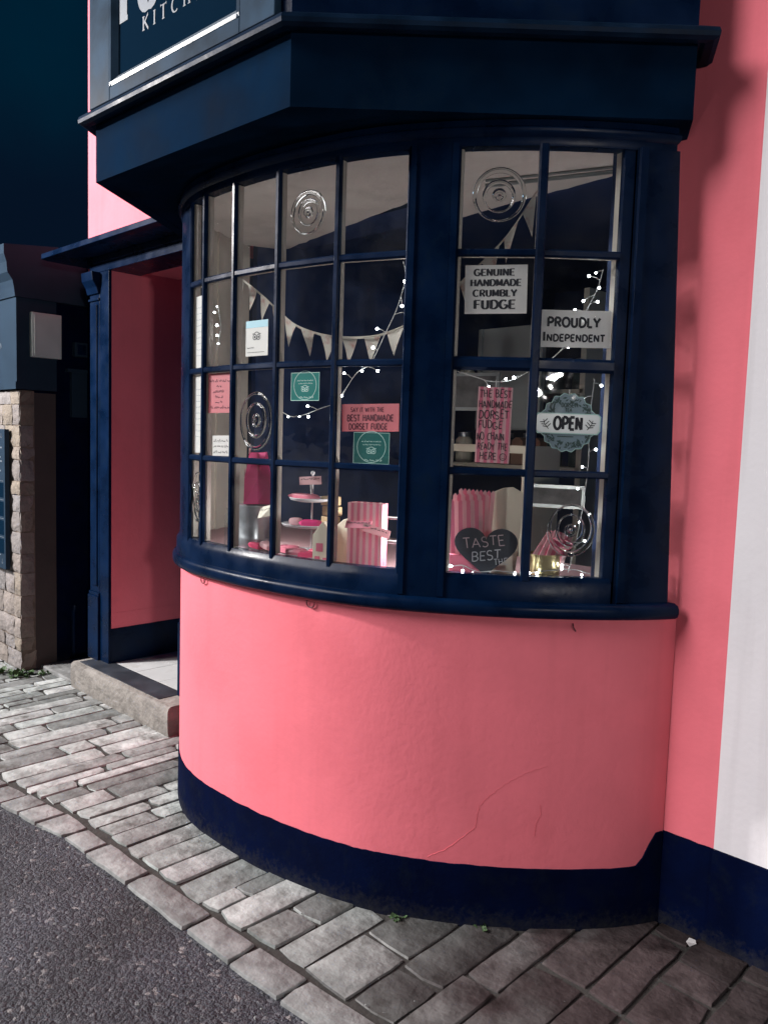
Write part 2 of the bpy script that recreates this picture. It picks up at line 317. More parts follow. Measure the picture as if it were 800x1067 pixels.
class MB:
    def __init__(s): s.v = []; s.f = []; s.mi = []
    def face(s, pts, mi=0):
        k = len(s.v); s.v += [Vector(p) for p in pts]; s.f.append(tuple(range(k, k + len(pts)))); s.mi.append(mi)
    def grid(s, rows, closed_u=False, closed_v=False, mi=0):
        k = len(s.v); nr, nc = len(rows), len(rows[0])
        for r in rows: s.v += [Vector(p) for p in r]
        for i in range(nr if closed_v else nr - 1):
            for j in range(nc if closed_u else nc - 1):
                a, b = k + i * nc + j, k + i * nc + (j + 1) % nc
                c, d = k + ((i + 1) % nr) * nc + (j + 1) % nc, k + ((i + 1) % nr) * nc + j
                s.f.append((a, b, c, d)); s.mi.append(mi)
    def box(s, x0, x1, y0, y1, z0, z1, mi=0):
        s.obox(Matrix.Translation((x0, y0, z0)) @ Matrix.Diagonal((x1 - x0, y1 - y0, z1 - z0, 1)), mi)
    def obox(s, mtx, mi=0, bev=0):
        k = len(s.v)
        s.v += [mtx @ Vector(p) for p in ((0,0,0),(1,0,0),(1,1,0),(0,1,0),(0,0,1),(1,0,1),(1,1,1),(0,1,1))]
        for q in ((0,3,2,1),(4,5,6,7),(0,1,5,4),(1,2,6,5),(2,3,7,6),(3,0,4,7)):
            s.f.append(tuple(k + i for i in q)); s.mi.append(mi)
    def prism(s, poly, fn0, fn1, mi=0, cap=True):
        n = len(poly); k = len(s.v)
        s.v += [Vector(fn0(p)) for p in poly] + [Vector(fn1(p)) for p in poly]
        for i in range(n):
            j = (i + 1) % n; s.f.append((k + i, k + j, k + n + j, k + n + i)); s.mi.append(mi)
        if cap:
            s.f.append(tuple(k + i for i in reversed(range(n)))); s.mi.append(mi)
            s.f.append(tuple(k + n + i for i in range(n))); s.mi.append(mi)
    def zprism(s, poly, z0, z1, mi=0): s.prism(poly, lambda p: (p[0], p[1], z0), lambda p: (p[0], p[1], z1), mi)
    def tube(s, pts, r, n=6, mi=0, cap=True):
        pts = [Vector(p) for p in pts]; rows = []
        for i, p in enumerate(pts):
            t = (pts[min(i + 1, len(pts) - 1)] - pts[max(i - 1, 0)]).normalized()
            a = t.cross(Vector((0.13, 0.21, 0.97))); a = a.normalized() if a.length > 1e-4 else Vector((1, 0, 0)); b = t.cross(a)
            rr = r[i] if isinstance(r, (list, tuple)) else r
            rows.append([p + (a * math.cos(2 * math.pi * j / n) + b * math.sin(2 * math.pi * j / n)) * rr for j in range(n)])
        s.grid(rows, closed_u=True, mi=mi)
        if cap: s.face(rows[0][::-1], mi); s.face(rows[-1], mi)
    def lathe(s, prof, o, n=24, mtx=None, mi=0):
        o = Vector(o); rows = []
        for r, z in prof:
            ring = [Vector((r * math.cos(2 * math.pi * j / n), r * math.sin(2 * math.pi * j / n), z)) for j in range(n)]
            rows.append([o + (mtx @ p if mtx else p) for p in ring])
        s.grid(rows, closed_u=True, mi=mi)
        if prof[0][0] > 1e-5: s.face(rows[0][::-1], mi)
        if prof[-1][0] > 1e-5: s.face(rows[-1], mi)
    def ball(s, c, r, n=8, mi=0):
        s.lathe([(max(1e-6, r * math.sin(math.pi * i / 5)), -r * math.cos(math.pi * i / 5)) for i in range(6)], c, n, mi=mi)
    def build(s, name, mats, parent=None, smooth=False, bevel=0, recalc=True):
        if not isinstance(mats, (list, tuple)): mats = [mats]
        off = root_of(parent).location if parent else Vector((0, 0, 0))
        me = bpy.data.meshes.new(name)
        me.from_pydata([tuple(v - off) for v in s.v], [], s.f)
        for x in mats: me.materials.append(x)
        me.polygons.foreach_set('material_index', s.mi)
        bm = bmesh.new(); bm.from_mesh(me)
        bmesh.ops.remove_doubles(bm, verts=bm.verts, dist=1e-6)
        if recalc: bmesh.ops.recalc_face_normals(bm, faces=bm.faces)
        bm.to_mesh(me); bm.free()
        if smooth:
            me.polygons.foreach_set('use_smooth', [True] * len(me.polygons))
            me.set_sharp_from_angle(angle=R_(38))
        o = bpy.data.objects.new(name, me); col.objects.link(o)
        if parent: o.parent = parent
        if bevel:
            b = o.modifiers.new('bevel', 'BEVEL'); b.width = bevel; b.segments = 2; b.limit_method = 'ANGLE'; b.angle_limit = R_(40)
        return o

def thing(name, label, cat, loc=(0, 0, 0), group=None):
    o = bpy.data.objects.new(name, None); col.objects.link(o); o.location = loc; o.empty_display_size = 0.1
    o['label'] = label; o['category'] = cat
    if group: o['group'] = group
    return o
def tag(o, label, cat, group=None):
    o['label'] = label; o['category'] = cat
    if group: o['group'] = group
    return o
def kind(o, k='structure'): o['kind'] = k; return o

# ------------------------------------------------------------------ stroke lettering
def arc(cx, cy, rx, ry, a0, a1, n=10):
    return [(cx + rx * math.cos(R_(a0 + (a1 - a0) * i / n)), cy + ry * math.sin(R_(a0 + (a1 - a0) * i / n))) for i in range(n + 1)]
G = {
 'A': (.72, [[(.0, 0), (.36, 1)], [(.36, 1), (.72, 0)], [(.13, .34), (.59, .34)]]),
 'B': (.62, [[(.08, 0), (.08, 1)], [(.08, 1)] + arc(.3, .76, .27, .24, 90, -90) + [(.08, .52)], [(.08, .52)] + arc(.32, .26, .30, .26, 90, -90) + [(.08, 0)]]),
 'C': (.68, [arc(.38, .5, .36, .5, 48, 312, 16)]),
 'D': (.70, [[(.08, 0), (.08, 1)], [(.08, 1)] + arc(.28, .5, .40, .5, 90, -90, 14) + [(.08, 0)]]),
 'E': (.56, [[(.08, 0), (.08, 1)], [(.08, 1), (.56, 1)], [(.08, .52), (.48, .52)], [(.08, 0), (.56, 0)]]),
 'F': (.54, [[(.08, 0), (.08, 1)], [(.08, 1), (.54, 1)], [(.08, .52), (.46, .52)]]),
 'G': (.72, [arc(.38, .5, .36, .5, 48, 330, 16) + [(.70, .44)], [(.44, .44), (.72, .44)]]),
 'H': (.68, [[(.08, 0), (.08, 1)], [(.60, 0), (.60, 1)], [(.08, .52), (.60, .52)]]),
 'I': (.22, [[(.11, 0), (.11, 1)]]),
 'K': (.64, [[(.08, 0), (.08, 1)], [(.60, 1), (.08, .42)], [(.24, .58), (.64, 0)]]),
 'L': (.52, [[(.08, 0), (.08, 1)], [(.08, 0), (.52, 0)]]),
 'M': (.80, [[(.08, 0), (.08, 1)], [(.08, 1), (.40, .15)], [(.40, .15), (.72, 1)], [(.72, 1), (.72, 0)]]),
 'N': (.70, [[(.08, 0), (.08, 1)], [(.08, 1), (.62, 0)], [(.62, 0), (.62, 1)]]),
 'O': (.76, [arc(.38, .5, .36, .5, 0, 360, 22)]),
 'P': (.60, [[(.08, 0), (.08, 1)], [(.08, 1)] + arc(.30, .73, .28, .27, 90, -90) + [(.08, .46)]]),
 'R': (.64, [[(.08, 0), (.08, 1)], [(.08, 1)] + arc(.30, .74, .27, .26, 90, -90) + [(.08, .48)], [(.30, .48), (.62, 0)]]),
 'S': (.58, [arc(.29, .75, .25, .25, 35, 270, 12) + arc(.29, .25, .27, .25, 90, -145, 12)]),
 'T': (.62, [[(.31, 0), (.31, 1)], [(.0, 1), (.62, 1)]]),
 'U': (.68, [[(.08, 1), (.08, .32)] + arc(.34, .32, .26, .32, 180, 360, 12) + [(.60, 1)]]),
 'V': (.68, [[(.0, 1), (.34, 0)], [(.34, 0), (.68, 1)]]),
 'W': (.96, [[(0, 1), (.24, 0)], [(.24, 0), (.48, .9)], [(.48, .9), (.72, 0)], [(.72, 0), (.96, 1)]]),
 'Y': (.66, [[(.0, 1), (.33, .46)], [(.66, 1), (.33, .46)], [(.33, .46), (.33, 0)]]),
 '?': (.4, []),
 ' ': (.34, []),
}
class Lay:
    """flat frame: origin o, along u, up v, outward n"""
    def __init__(s, o, u, v): s.o = Vector(o); s.u = Vector(u).normalized(); s.v = Vector(v).normalized(); s.n = s.u.cross(s.v).normalized()
    def __call__(s, a, b, d=0.0): return s.o + s.u * a + s.v * b + s.n * d
    def turned(s, a, b, ang):
        c, q = math.cos(ang), math.sin(ang)
        return Lay(s(a, b), s.u * c + s.v * q, -s.u * q + s.v * c)

class Ink:
    def __init__(s, lay, d=0.0006): s.l = lay; s.mb = MB(); s.d = d; s.k = 0
    def stroke(s, pts, wd, mi=0, closed=False):
        d = s.d + (s.k % 9) * 0.00004; s.k += 1
        n = len(pts)
        if n < 2: return
        L_, R2 = [], []
        for i, p in enumerate(pts):
            a = pts[max(i - 1, 0)]; b = pts[min(i + 1, n - 1)]
            if i == 0: a = (pts[0][0] - (pts[1][0] - pts[0][0]), pts[0][1] - (pts[1][1] - pts[0][1]))
            tx, ty = b[0] - a[0], b[1] - a[1]; q = math.hypot(tx, ty) or 1
            nx, ny = -ty / q, tx / q
            wv = wd(tx / q, ty / q) if callable(wd) else wd
            L_.append(s.l(p[0] + nx * wv / 2, p[1] + ny * wv / 2, d)); R2.append(s.l(p[0] - nx * wv / 2, p[1] - ny * wv / 2, d))
        s.mb.grid([L_, R2], mi=mi)
    def text(s, txt, x0, x1, y, h, wt=0.13, style='sans', mi=0, jit=0.0, sp=0.16):
        tot = sum(G[c][0] for c in txt) + sp * (len(txt) - 1)
        kx = (x1 - x0) / tot; x = x0
        rnd = random.Random(len(txt) * 31 + ord(txt[0]))
        for c in txt:
            gw, st = G[c]
            jy = rnd.uniform(-jit, jit) * h; js = 1 + rnd.uniform(-jit, jit); sh = rnd.uniform(-jit, jit) * h
            for stt in st:
                pts = [(x + p[0] * kx + sh * p[1], y + jy + p[1] * h * js) for p in stt]
                if style == 'serif':
                    wf = lambda tx, ty: h * (wt * (0.42 + 0.75 * abs(ty)))
                else:
                    wf = wt * h
                if style == 'serif' and len(pts) == 2:
                    for e in pts:
                        if abs(pts[0][0] - pts[1][0]) < 0.4 * abs(pts[0][1] - pts[1][1]):
                            top = e[1] > y + h / 2
                            yy = e[1] + (-0.035 * h if top else 0.035 * h)
                            s.stroke([(e[0] - 0.15 * h, yy), (e[0] + 0.15 * h, yy)], 0.075 * h, mi)
                        else:
                            s.stroke([(e[0], e[1] - .10 * h), (e[0], e[1] + .10 * h)], 0.06 * h, mi)
                s.stroke(pts, wf, mi)
            x += (gw + sp) * kx
    def scribble(s, x0, x1, y, h, wt, mi=0, seed=1):
        rnd = random.Random(seed); x = x0
        while x < x1 - h * .3:
            wl = rnd.uniform(1.0, 3.0) * h; n = max(3, int(wl / (h * .35)))
            xe = min(x + wl, x1)
            s.stroke([(x + (xe - x) * i / n, y + (rnd.uniform(0.0, 1) if i % 2 else rnd.uniform(-.1, .3)) * h) for i in range(n + 1)], wt, mi)
            x = xe + h * .6
    def rect(s, x0, x1, y0, y1, mi=0):
        d = s.d + (s.k % 9) * 0.00004; s.k += 1
        s.mb.face([s.l(x0, y0, d), s.l(x1, y0, d), s.l(x1, y1, d), s.l(x0, y1, d)], mi)
    def disc(s, x, y, r, mi=0, n=18):
        d = s.d + (s.k % 9) * 0.00004; s.k += 1
        s.mb.face([s.l(x + r * math.cos(2 * math.pi * i / n), y + r * math.sin(2 * math.pi * i / n), d) for i in range(n)], mi)
    def poly(s, pts, mi=0):
        d = s.d + (s.k % 9) * 0.00004; s.k += 1
        s.mb.face([s.l(p[0], p[1], d) for p in pts], mi)
    def ring(s, x, y, r, wd, mi=0, a0=0, a1=360, n=20): s.stroke(arc(x, y, r, r, a0, a1, n), wd, mi)
    def build(s, name, mats, parent): return s.mb.build(name, mats, parent, recalc=False)

def card(lay, x0, x1, y0, y1, th=0.0012, mb=None, mi=0):
    mb = mb or MB()
    mb.prism([(x0, y0), (x1, y0), (x1, y1), (x0, y1)], lambda p: lay(p[0], p[1], -th), lambda p: lay(p[0], p[1], 0), mi)
    return mb

# ------------------------------------------------------------------ plan of the bow
XC = -2.0229
RK = [1.2297, 1.1396, 0.9820, 0.8098, 0.7231, 0.7087, 0.7334, 0.8250, 0.9951]
H8 = math.pi / 8
MK = [RK[1] - RK[0]] + [(RK[i + 1] - RK[i - 1]) / 2 for i in range(1, 8)] + [RK[8] - RK[7]]
def rad(a):
    t = (a + math.pi / 2) / H8; i = min(7, max(0, int(math.floor(t)))); u = t - i
    return (2*u**3 - 3*u*u + 1) * RK[i] + (u**3 - 2*u*u + u) * MK[i] + (-2*u**3 + 3*u*u) * RK[i+1] + (u**3 - u*u) * MK[i+1]
def bow(a, dr=0.0, z=0.0):
    r = rad(a) + dr
    return Vector((XC + r * math.sin(a), -r * math.cos(a), z))
def bow_t(a):
    d = bow(a + .01) - bow(a - .01); return d.normalized()
def bow_n(a):
    t = bow_t(a); return Vector((t.y, -t.x, 0))
def rng(a0, a1, n): return [a0 + (a1 - a0) * i / n for i in range(n + 1)]
def sweep(mb, prof, angs, mi=0, cap=True):
    rows = [[bow(a, p[0], p[1]) for p in prof] for a in angs]
    mb.grid(rows, closed_u=True, mi=mi)
    if cap: mb.face(rows[0], mi); mb.face(rows[-1][::-1], mi)
def rect_prof(d0, d1, z0, z1): return [(d0, z0), (d1, z0), (d1, z1), (d0, z1)]
AB = [-0.7180, -0.5936, -0.3919, -0.1181, 0.2147, 0.5431, 0.7516, 1.0552, 1.3146]
ZR = [2.3676, 2.0629, 1.7427, 1.4221, 1.1115]
COLS = [(0, 1), (1, 2), (2, 3), (3, 4), (4, 5), (6, 7), (7, 8)]
GLASS = -0.004
def pane_lay(c, d=-0.006):
    i, j = COLS[c]
    P, Q = bow(AB[i], GLASS), bow(AB[j], GLASS)
    l = Lay(P, Q - P, (0, 0, 1)); l.o = l.o + l.n * d
    return l

# offset polyline paths (plan), mitred
def off_path(path, d):
    out = []
    P = [Vector((x, y)) for x, y in path]
    nr = []
    for i in range(len(P) - 1):
        t = (P[i + 1] - P[i]).normalized(); nr.append(Vector((t.y, -t.x)))
    for i, p in enumerate(P):
        if i == 0 or i == len(P) - 1:
            n = nr[0] if i == 0 else nr[-1]
            # slide along y = const for wall-butted ends
            t = (P[1] - P[0]) if i == 0 else (P[-1] - P[-2]); t = t.normalized()
            q = p + n * d
            if abs(t.y) > 0.05: q = q - t * ((q.y - p.y) / t.y)
            out.append(q)
        else:
            b = (nr[i - 1] + nr[i]).normalized(); out.append(p + b * (d / max(0.2, b.dot(nr[i]))))
    return out
def path_sweep(mb, prof, path, mi=0):
    cols_ = [[(q.x, q.y, z) for q in off_path(path, d)] for d, z in prof]
    rows = [[cols_[k][i] for k in range(len(prof))] for i in range(len(path))]
    mb.grid(rows, closed_u=True, mi=mi); mb.face(rows[0], mi); mb.face(rows[-1][::-1], mi)

# ================================================================== GROUND
def yo(x): return lerp([(-9, -2.6), (-5, -1.55), (-4, -1.36), (-3.23, -1.215), (-2.84, -1.155), (-2.49, -1.131), (-1.76, -1.125), (-1.33, -1.09), (0, -1.0), (4, -0.8)], x)
def yi(x): return lerp([(-9, -2.45), (-5, -1.43), (-4, -1.24), (-3.47, -1.126), (-2.95, -1.05), (-2.54, -1.04), (-2.12, -1.03), (-1.7, -1.007), (-1.33, -0.985), (0, -0.88), (4, -0.66)], x)
def lerp(t, x):
    if x <= t[0][0]: return t[0][1]
    for (a, p), (b, q) in zip(t, t[1:]):
        if x <= b: return p + (q - p) * (x - a) / (b - a)
    return t[-1][1]
mb = MB(); mb.face([(-400, -400, -.06), (400, -400, -.06), (400, 400, -.06), (-400, 400, -.06)])
kind(mb.build('ground', M['soil']))
xs = [-30, -14, -9] + [-9 + .25 * i for i in range(1, 53)] + [8, 30]
mb = MB(); mb.grid([[(x, -30, -.013) for x in xs], [(x, yo(x) + .05, -.013) for x in xs]])
kind(mb.build('road', M['road']))
mb = MB()
mb.grid([[(x, yo(x) + .03, -.009) for x in xs], [(x, .4, -.009) for x in xs]])
mb.grid([[(x, yo(x) + .03, -.009) for x in xs], [(x, yo(x) + .03, -.06) for x in xs]])
kind(mb.build('pavement_bed', M['mortar']))

def stone_block(mb, poly, z, th, rnd, bev=0.008, tilt=0.004):
    """one stone: worn top with a rounded edge; poly = 4 plan corners"""
    cx = sum(p[0] for p in poly) / 4; cy = sum(p[1] for p in poly) / 4
    tx, ty = rnd.uniform(-tilt, tilt), rnd.uniform(-tilt, tilt)
    # subdivide the outline for an uneven edge
    out = []
    for i in range(4):
        a, b = Vector(poly[i]), Vector(poly[(i + 1) % 4]); n = max(2, int((b - a).length / 0.06))
        for k in range(n):
            p = a.lerp(b, k / n)
            if k == 0: p = p.lerp(Vector((cx, cy)), 0.04)
            q = noise.noise((p.x * 17, p.y * 17, z * 9 + cx)) * 0.006
            d = (Vector((cx, cy)) - p).normalized(); out.append(p + d * (0.0030 + q * 1.15))
    def P(p, s, dz): return (cx + (p.x - cx) * s[0], cy + (p.y - cy) * s[1], z + dz + tx * (p.x - cx) * 8 * .12 + ty * (p.y - cy) * 8 * .12)
    lx = max(abs(p[0] - cx) for p in poly); ly = max(abs(p[1] - cy) for p in poly)
    sc_ = lambda b: (1 - b / lx, 1 - b / ly)
    rings = [[P(p, (1, 1), -th) for p in out], [P(p, (1, 1), -bev) for p in out], [P(p, sc_(bev * .35), -bev * .3) for p in out], [P(p, sc_(bev * 1.1), 0) for p in out]]
    mb.grid(rings, closed_u=True); mb.face(rings[-1])

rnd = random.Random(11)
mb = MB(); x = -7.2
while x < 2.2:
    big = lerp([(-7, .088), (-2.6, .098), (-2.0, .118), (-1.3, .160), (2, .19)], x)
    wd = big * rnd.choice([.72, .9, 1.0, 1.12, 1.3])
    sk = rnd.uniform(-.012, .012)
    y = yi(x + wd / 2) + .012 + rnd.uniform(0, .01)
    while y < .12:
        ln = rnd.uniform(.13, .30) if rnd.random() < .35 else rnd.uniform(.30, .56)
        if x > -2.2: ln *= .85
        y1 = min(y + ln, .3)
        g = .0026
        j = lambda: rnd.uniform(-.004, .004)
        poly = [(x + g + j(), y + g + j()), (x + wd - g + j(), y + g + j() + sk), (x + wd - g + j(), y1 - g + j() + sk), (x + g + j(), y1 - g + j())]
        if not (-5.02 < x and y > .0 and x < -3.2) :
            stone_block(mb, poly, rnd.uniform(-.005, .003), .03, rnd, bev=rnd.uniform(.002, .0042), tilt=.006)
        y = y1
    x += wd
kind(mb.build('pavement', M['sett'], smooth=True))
mb = MB(); x = -7.2
while x < 2.5:
    ln = rnd.uniform(.12, .2) if x < -2.7 else rnd.uniform(.2, .36)
    g = .0035
    poly = [(x + g, yo(x + g)), (x + ln - g, yo(x + ln - g)), (x + ln - g, yi(x + ln - g)), (x + g, yi(x + g))]
    poly = [(p[0] + rnd.uniform(-.006, .006), p[1] + rnd.uniform(-.006, .006)) for p in poly]
    stone_block(mb, poly, rnd.uniform(-.002, .003), .045, rnd, bev=.0045, tilt=.002)
    x += ln
kind(mb.build('kerb', M['kerbstone'], smooth=True))
# loose grit along the kerb and the foot of the walls
mb = MB()
for i in range(260):
    x = rnd.uniform(-4.5, .3)
    if rnd.random() < .8: p = Vector((x, yo(x) - abs(rnd.gauss(0, .16)) - .004, -.012))
    else: p = Vector((x, yi(x) + rnd.uniform(0, .5), .002))
    s = rnd.uniform(.002, .006)
    q = [p + Vector((rnd.uniform(-1, 1), rnd.uniform(-1, 1), 0)) * s * 1.4 for _ in range(3)]
    t = p + Vector((0, 0, s))
    mb.face(q); mb.face([q[0], q[1], t]); mb.face([q[1], q[2], t]); mb.face([q[2], q[0], t])
kind(mb.build('grit', M['kerbstone']), 'stuff')

# ================================================================== THE SHOP
shop = thing('shop_building', 'coral pink bow-fronted fudge shop with navy painted woodwork and sign', 'shop', (-2.5, 0, 0))
mb = MB()
mb.box(-4.98, -4.345, 0, .25, 0, 7.2)
mb.box(-4.345, -3.57, 0, .25, 2.45, 7.2)
mb.box(-3.57, -3.19, 0, .25, 0, 7.2)
mb.box(-3.19, -1.12, 0, .25, 2.50, 7.2)
mb.box(-1.12, -.8683, 0, .25, 0, 7.2)
mb.box(-4.98, -4.78, .25, 6, 0, 7.2)
wall = mb.build('wall', M['pink'], shop)
mb = MB(); mb.box(-4.98, -.872, .25, 6, 2.75, 7.2); mb.build('upper_storey', M['pink'], shop)
mb = MB(); angs = rng(-1.565, 1.568, 90)
sweep(mb, [(-.12, -.02), (0, -.02), (0, .5), (0, .99), (-.12, .99)], angs)
bw = mb.build('bow_wall', M['pink'], shop, smooth=True)
# painted plinth band (its top edge sweeps up into the corner)
mb = MB()
def ptop(a):
    t = min(1, max(0, (a - 1.475) / .075)); t = t * t * (3 - 2 * t)
    return .192 + .106 * t + .0035 * noise.noise((a * 14, 3.1, 0)) + .002 * noise.noise((a * 47, 1.1, 0))
angs = rng(-1.56, 1.562, 150)
rows = [[bow(a, .006, -.02), bow(a, .0045, ptop(a) * .5), bow(a, .004, ptop(a)), bow(a, -.002, ptop(a) + .001)] for a in angs]
mb.grid(rows)
n = 16
rows = []
for i in range(n + 1):
    x = -1.029 + (.1625) * i / n
    zt = .298 + .003 * noise.noise((x * 30, 0, 2))
    rows.append([(x, -.007, -.02), (x, -.006, zt * .5), (x, -.005, zt), (x, .002, zt)])
mb.grid(rows)
mb.build('plinth', M['navy_wall'], shop, smooth=True)
# crack in the render
mb = MB()
cpts = [(.719, .204), (.77, .225), (.819, .248), (.87, .285), (.912, .317), (.918, .36), (.927, .387), (.95, .41), (.97, .426), (1.02, .46), (1.068, .486), (1.12, .51), (1.185, .526)]
fine = []
for (a, z), (a2, z2) in zip(cpts, cpts[1:]):
    for k in range(5): fine.append((a + (a2 - a) * k / 5 + .004 * noise.noise((a * 90, k * 1.7, 0)), z + (z2 - z) * k / 5 + .004 * noise.noise((k * 2.3, z * 90, 4))))
mb.tube([bow(a, .0003, z) for a, z in fine], [.0010 * (1 - .75 * i / len(fine)) for i in range(len(fine))], 5)
c2 = [(1.135, .30), (1.14, .34), (1.155, .37), (1.15, .40)]
mb.tube([bow(a, .0002, z) for a, z in c2], .0007, 5)
mb.build('crack', M['pink_crack'], bw)
# hooks under the sill
for a, z in ((-.573, .984), (.12, .984), (1.228, .972)):
    hm = MB(); t = bow_t(a); o = bow(a, .004, z)
    pts = [o + bow_n(a) * .004 + t * (.016 * math.cos(R_(q)) ) + Vector((0, 0, -.012 + .014 * math.sin(R_(q)))) for q in range(150, 400, 25)]
    if a > 1: pts = [o, o + bow_n(a) * .008 + Vector((0, 0, -.01)), o + bow_n(a) * .006 + t * .008 + Vector((0, 0, -.022))]
    hm.tube(pts, .0022, 6); hm.build('hook', M['hookred'], bw)

# ---- bow window
def vbar(mb, a, w_, d0, d1, z0, z1, mi=0):
    t, n = bow_t(a), bow_n(a); P = bow(a)
    def at(s, d, z): return P + t * s + n * d + Vector((0, 0, z))
    c = min(.005, w_ * .25)
    poly = [(-w_/2, d0), (w_/2, d0), (w_/2, d1 - c), (w_/2 - c, d1), (-w_/2 + c, d1), (-w_/2, d1 - c)]
    mb.prism(poly, lambda p: at(p[0], p[1], z0), lambda p: at(p[0], p[1], z1), mi)
def hbar(mb, a, b, z, h, d0, d1, mi=0):
    P, Q = bow(a), bow(b); t = (Q - P).normalized(); n = Vector((t.y, -t.x, 0)); c = h * .22
    poly = [(d0, -h/2), (d1 - c, -h/2), (d1, -h/2 + c), (d1, h/2 - c), (d1 - c, h/2), (d0, h/2)]
    mb.prism(poly, lambda p: P + n * p[0] + Vector((0, 0, z + p[1])), lambda p: Q + n * p[0] + Vector((0, 0, z + p[1])), mi)
mb = MB(); full = rng(-1.555, 1.562, 80)
sweep(mb, [(-.035, 2.362), (.008, 2.362), (.011, 2.370), (.011, 2.386), (.020, 2.392), (.025, 2.400), (.025, 2.408), (.016, 2.416), (.014, 2.433), (-.035, 2.433)], rng(-1.5, 1.462, 80))     # head with bead
sweep(mb, [(-.035, 1.034), (.020, 1.034), (.020, 1.086), (.012, 1.098), (.006, 1.112), (-.03, 1.112)], rng(-1.555, .56, 60))     # bottom rail of the curved sash
sweep(mb, [(-.035, 1.034), (.014, 1.034), (.014, 1.095), (.004, 1.112), (-.03, 1.112)], rng(.74, 1.335, 20))
sweep(mb, rect_prof(-.040, .006, 1.036, 2.364), rng(-1.55, -.728, 24))    # solid left flank
win = mb.build('bow_window', M['navy'], shop, smooth=True)
mb = MB()
sweep(mb, [(-.03, .988), (.026, .988), (.034, .994), (.037, 1.004), (.037, 1.018), (.033, 1.028), (.022, 1.036), (-.03, 1.037)], rng(-1.553, 1.534, 90))
mb.build('sill', M['navy'], win, smooth=True)
mb = MB()
sweep(mb, rect_prof(-.04, .016, 1.0365, 2.37), rng(.556, .738, 8))
for a0, a1, d in ((.553, .575, .024), (.716, .741, .022)):
    sweep(mb, [(.010, 1.0365), (d - .003, 1.0365), (d, 1.04), (d, 2.37), (.010, 2.37)], rng(a0, a1, 3))
sweep(mb, rect_prof(-.03, .008, 1.1, 2.364), rng(.741, .7516, 2))
mb.build('mullion', M['navy'], win, smooth=True)
mb = MB()
aj = rng(0, 1, 12)
mb.grid([[bow(1.345 + (e - 1.345) * q, d, z) for d, z, e in ((-.04, 1.0365, 1.522), (.010, 1.0365, 1.522), (.010, 1.7, 1.498), (.010, 2.37, 1.473), (-.04, 2.37, 1.473))] for q in aj], closed_u=True)
mb.face([bow(e, d, z) for d, z, e in ((-.04, 1.0365, 1.522), (.010, 1.0365, 1.522), (.010, 1.7, 1.498), (.010, 2.37, 1.473), (-.04, 2.37, 1.473))])
sweep(mb, [(-.03, 1.0365), (.014, 1.0365), (.019, 1.04), (.019, 2.37), (-.03, 2.37)], rng(1.352, 1.372, 3))
sweep(mb, rect_prof(-.011, .004, 1.1, 2.364), rng(1.3146, 1.345, 4))
mb.build('jamb', M['navy'], win, smooth=True)
mb = MB(); mi_ = MB()
for k in (1, 2, 3, 4): vbar(mb, AB[k], .021, -.002, .0125, 1.10, 2.368); vbar(mi_, AB[k], .017, -.026, -.0055, 1.115, 2.360)
vbar(mb, AB[7], .027, -.002, .0135, 1.10, 2.368); vbar(mi_, AB[7], .022, -.026, -.0055, 1.115, 2.360)
vbar(mb, AB[0] + .004, .018, -.002, .011, 1.10, 2.368); vbar(mb, AB[5] + .006, .016, -.002, .0115, 1.10, 2.368)
vbar(mi_, AB[5] + .004, .014, -.03, -.0055, 1.115, 2.36); vbar(mi_, AB[6] - .004, .02, -.03, -.0055, 1.115, 2.36); vbar(mi_, AB[0], .02, -.03, -.0055, 1.115, 2.36)
for c, (i, j) in enumerate(COLS):
    for r in (1, 2, 3):
        th = .022 if not (c >= 5 and r == 2) else .040
        hbar(mb, AB[i], AB[j], ZR[r], th, -.001, .0105 - .0008 * (r % 2)); hbar(mi_, AB[i], AB[j], ZR[r], th * .8, -.0235, -.0065)
mb.build('glazing_bars', M['navy'], win)
mi_.build('inner_bars', M['cream_dim'], win)
BULL = {(3, 0): (.115, 2.219, .064, .064), (5, 0): (.114, 2.226, .072, .072), (2, 2): (.113, 1.563, .078, .094), (0, 3): (.062, 1.276, .052, .090), (6, 3): (.134, 1.256, .066, .074)}
mb = MB()
for c in range(7):
    l = pane_lay(c, 0); L_ = (bow(AB[COLS[c][1]], GLASS) - bow(AB[COLS[c][0]], GLASS)).length
    for r in range(4):
        mb.face([l(0, ZR[r + 1]), l(L_, ZR[r + 1]), l(L_, ZR[r]), l(0, ZR[r])])
mb.build('glass', M['glass'], win, recalc=False)
for (c, r), (u, z, rx, rz) in BULL.items():
    bm_ = MB(); l = pane_lay(c, -.003); N_ = 44
    for s_, rw, hh, off in ((1.0, .0060, .0050, .03), (.60, .0050, .0055, -.04 + .02 * r), (.19, .0065, .0060, .05)):
        rows = []
        for k in range(N_):
            an = 2 * math.pi * k / N_; rr0 = s_ * (1 + off * math.cos(an + c)); ring = []
            for q in range(8):
                b_ = 2 * math.pi * q / 8; ex = rw * math.cos(b_) * (1 + .5 * math.sin(an * 1.0 + r))
                ring.append(l(u + (rx * rr0 + ex) * math.cos(an), z + (rz * rr0 + ex) * math.sin(an), hh * math.sin(b_)))
            rows.append(ring)
        bm_.grid(rows, closed_u=True, closed_v=True)
    bm_.ball(l(u, z, .001), .006, 10)
    bm_.build('bullseye_pane', M['lens'], win, smooth=True)

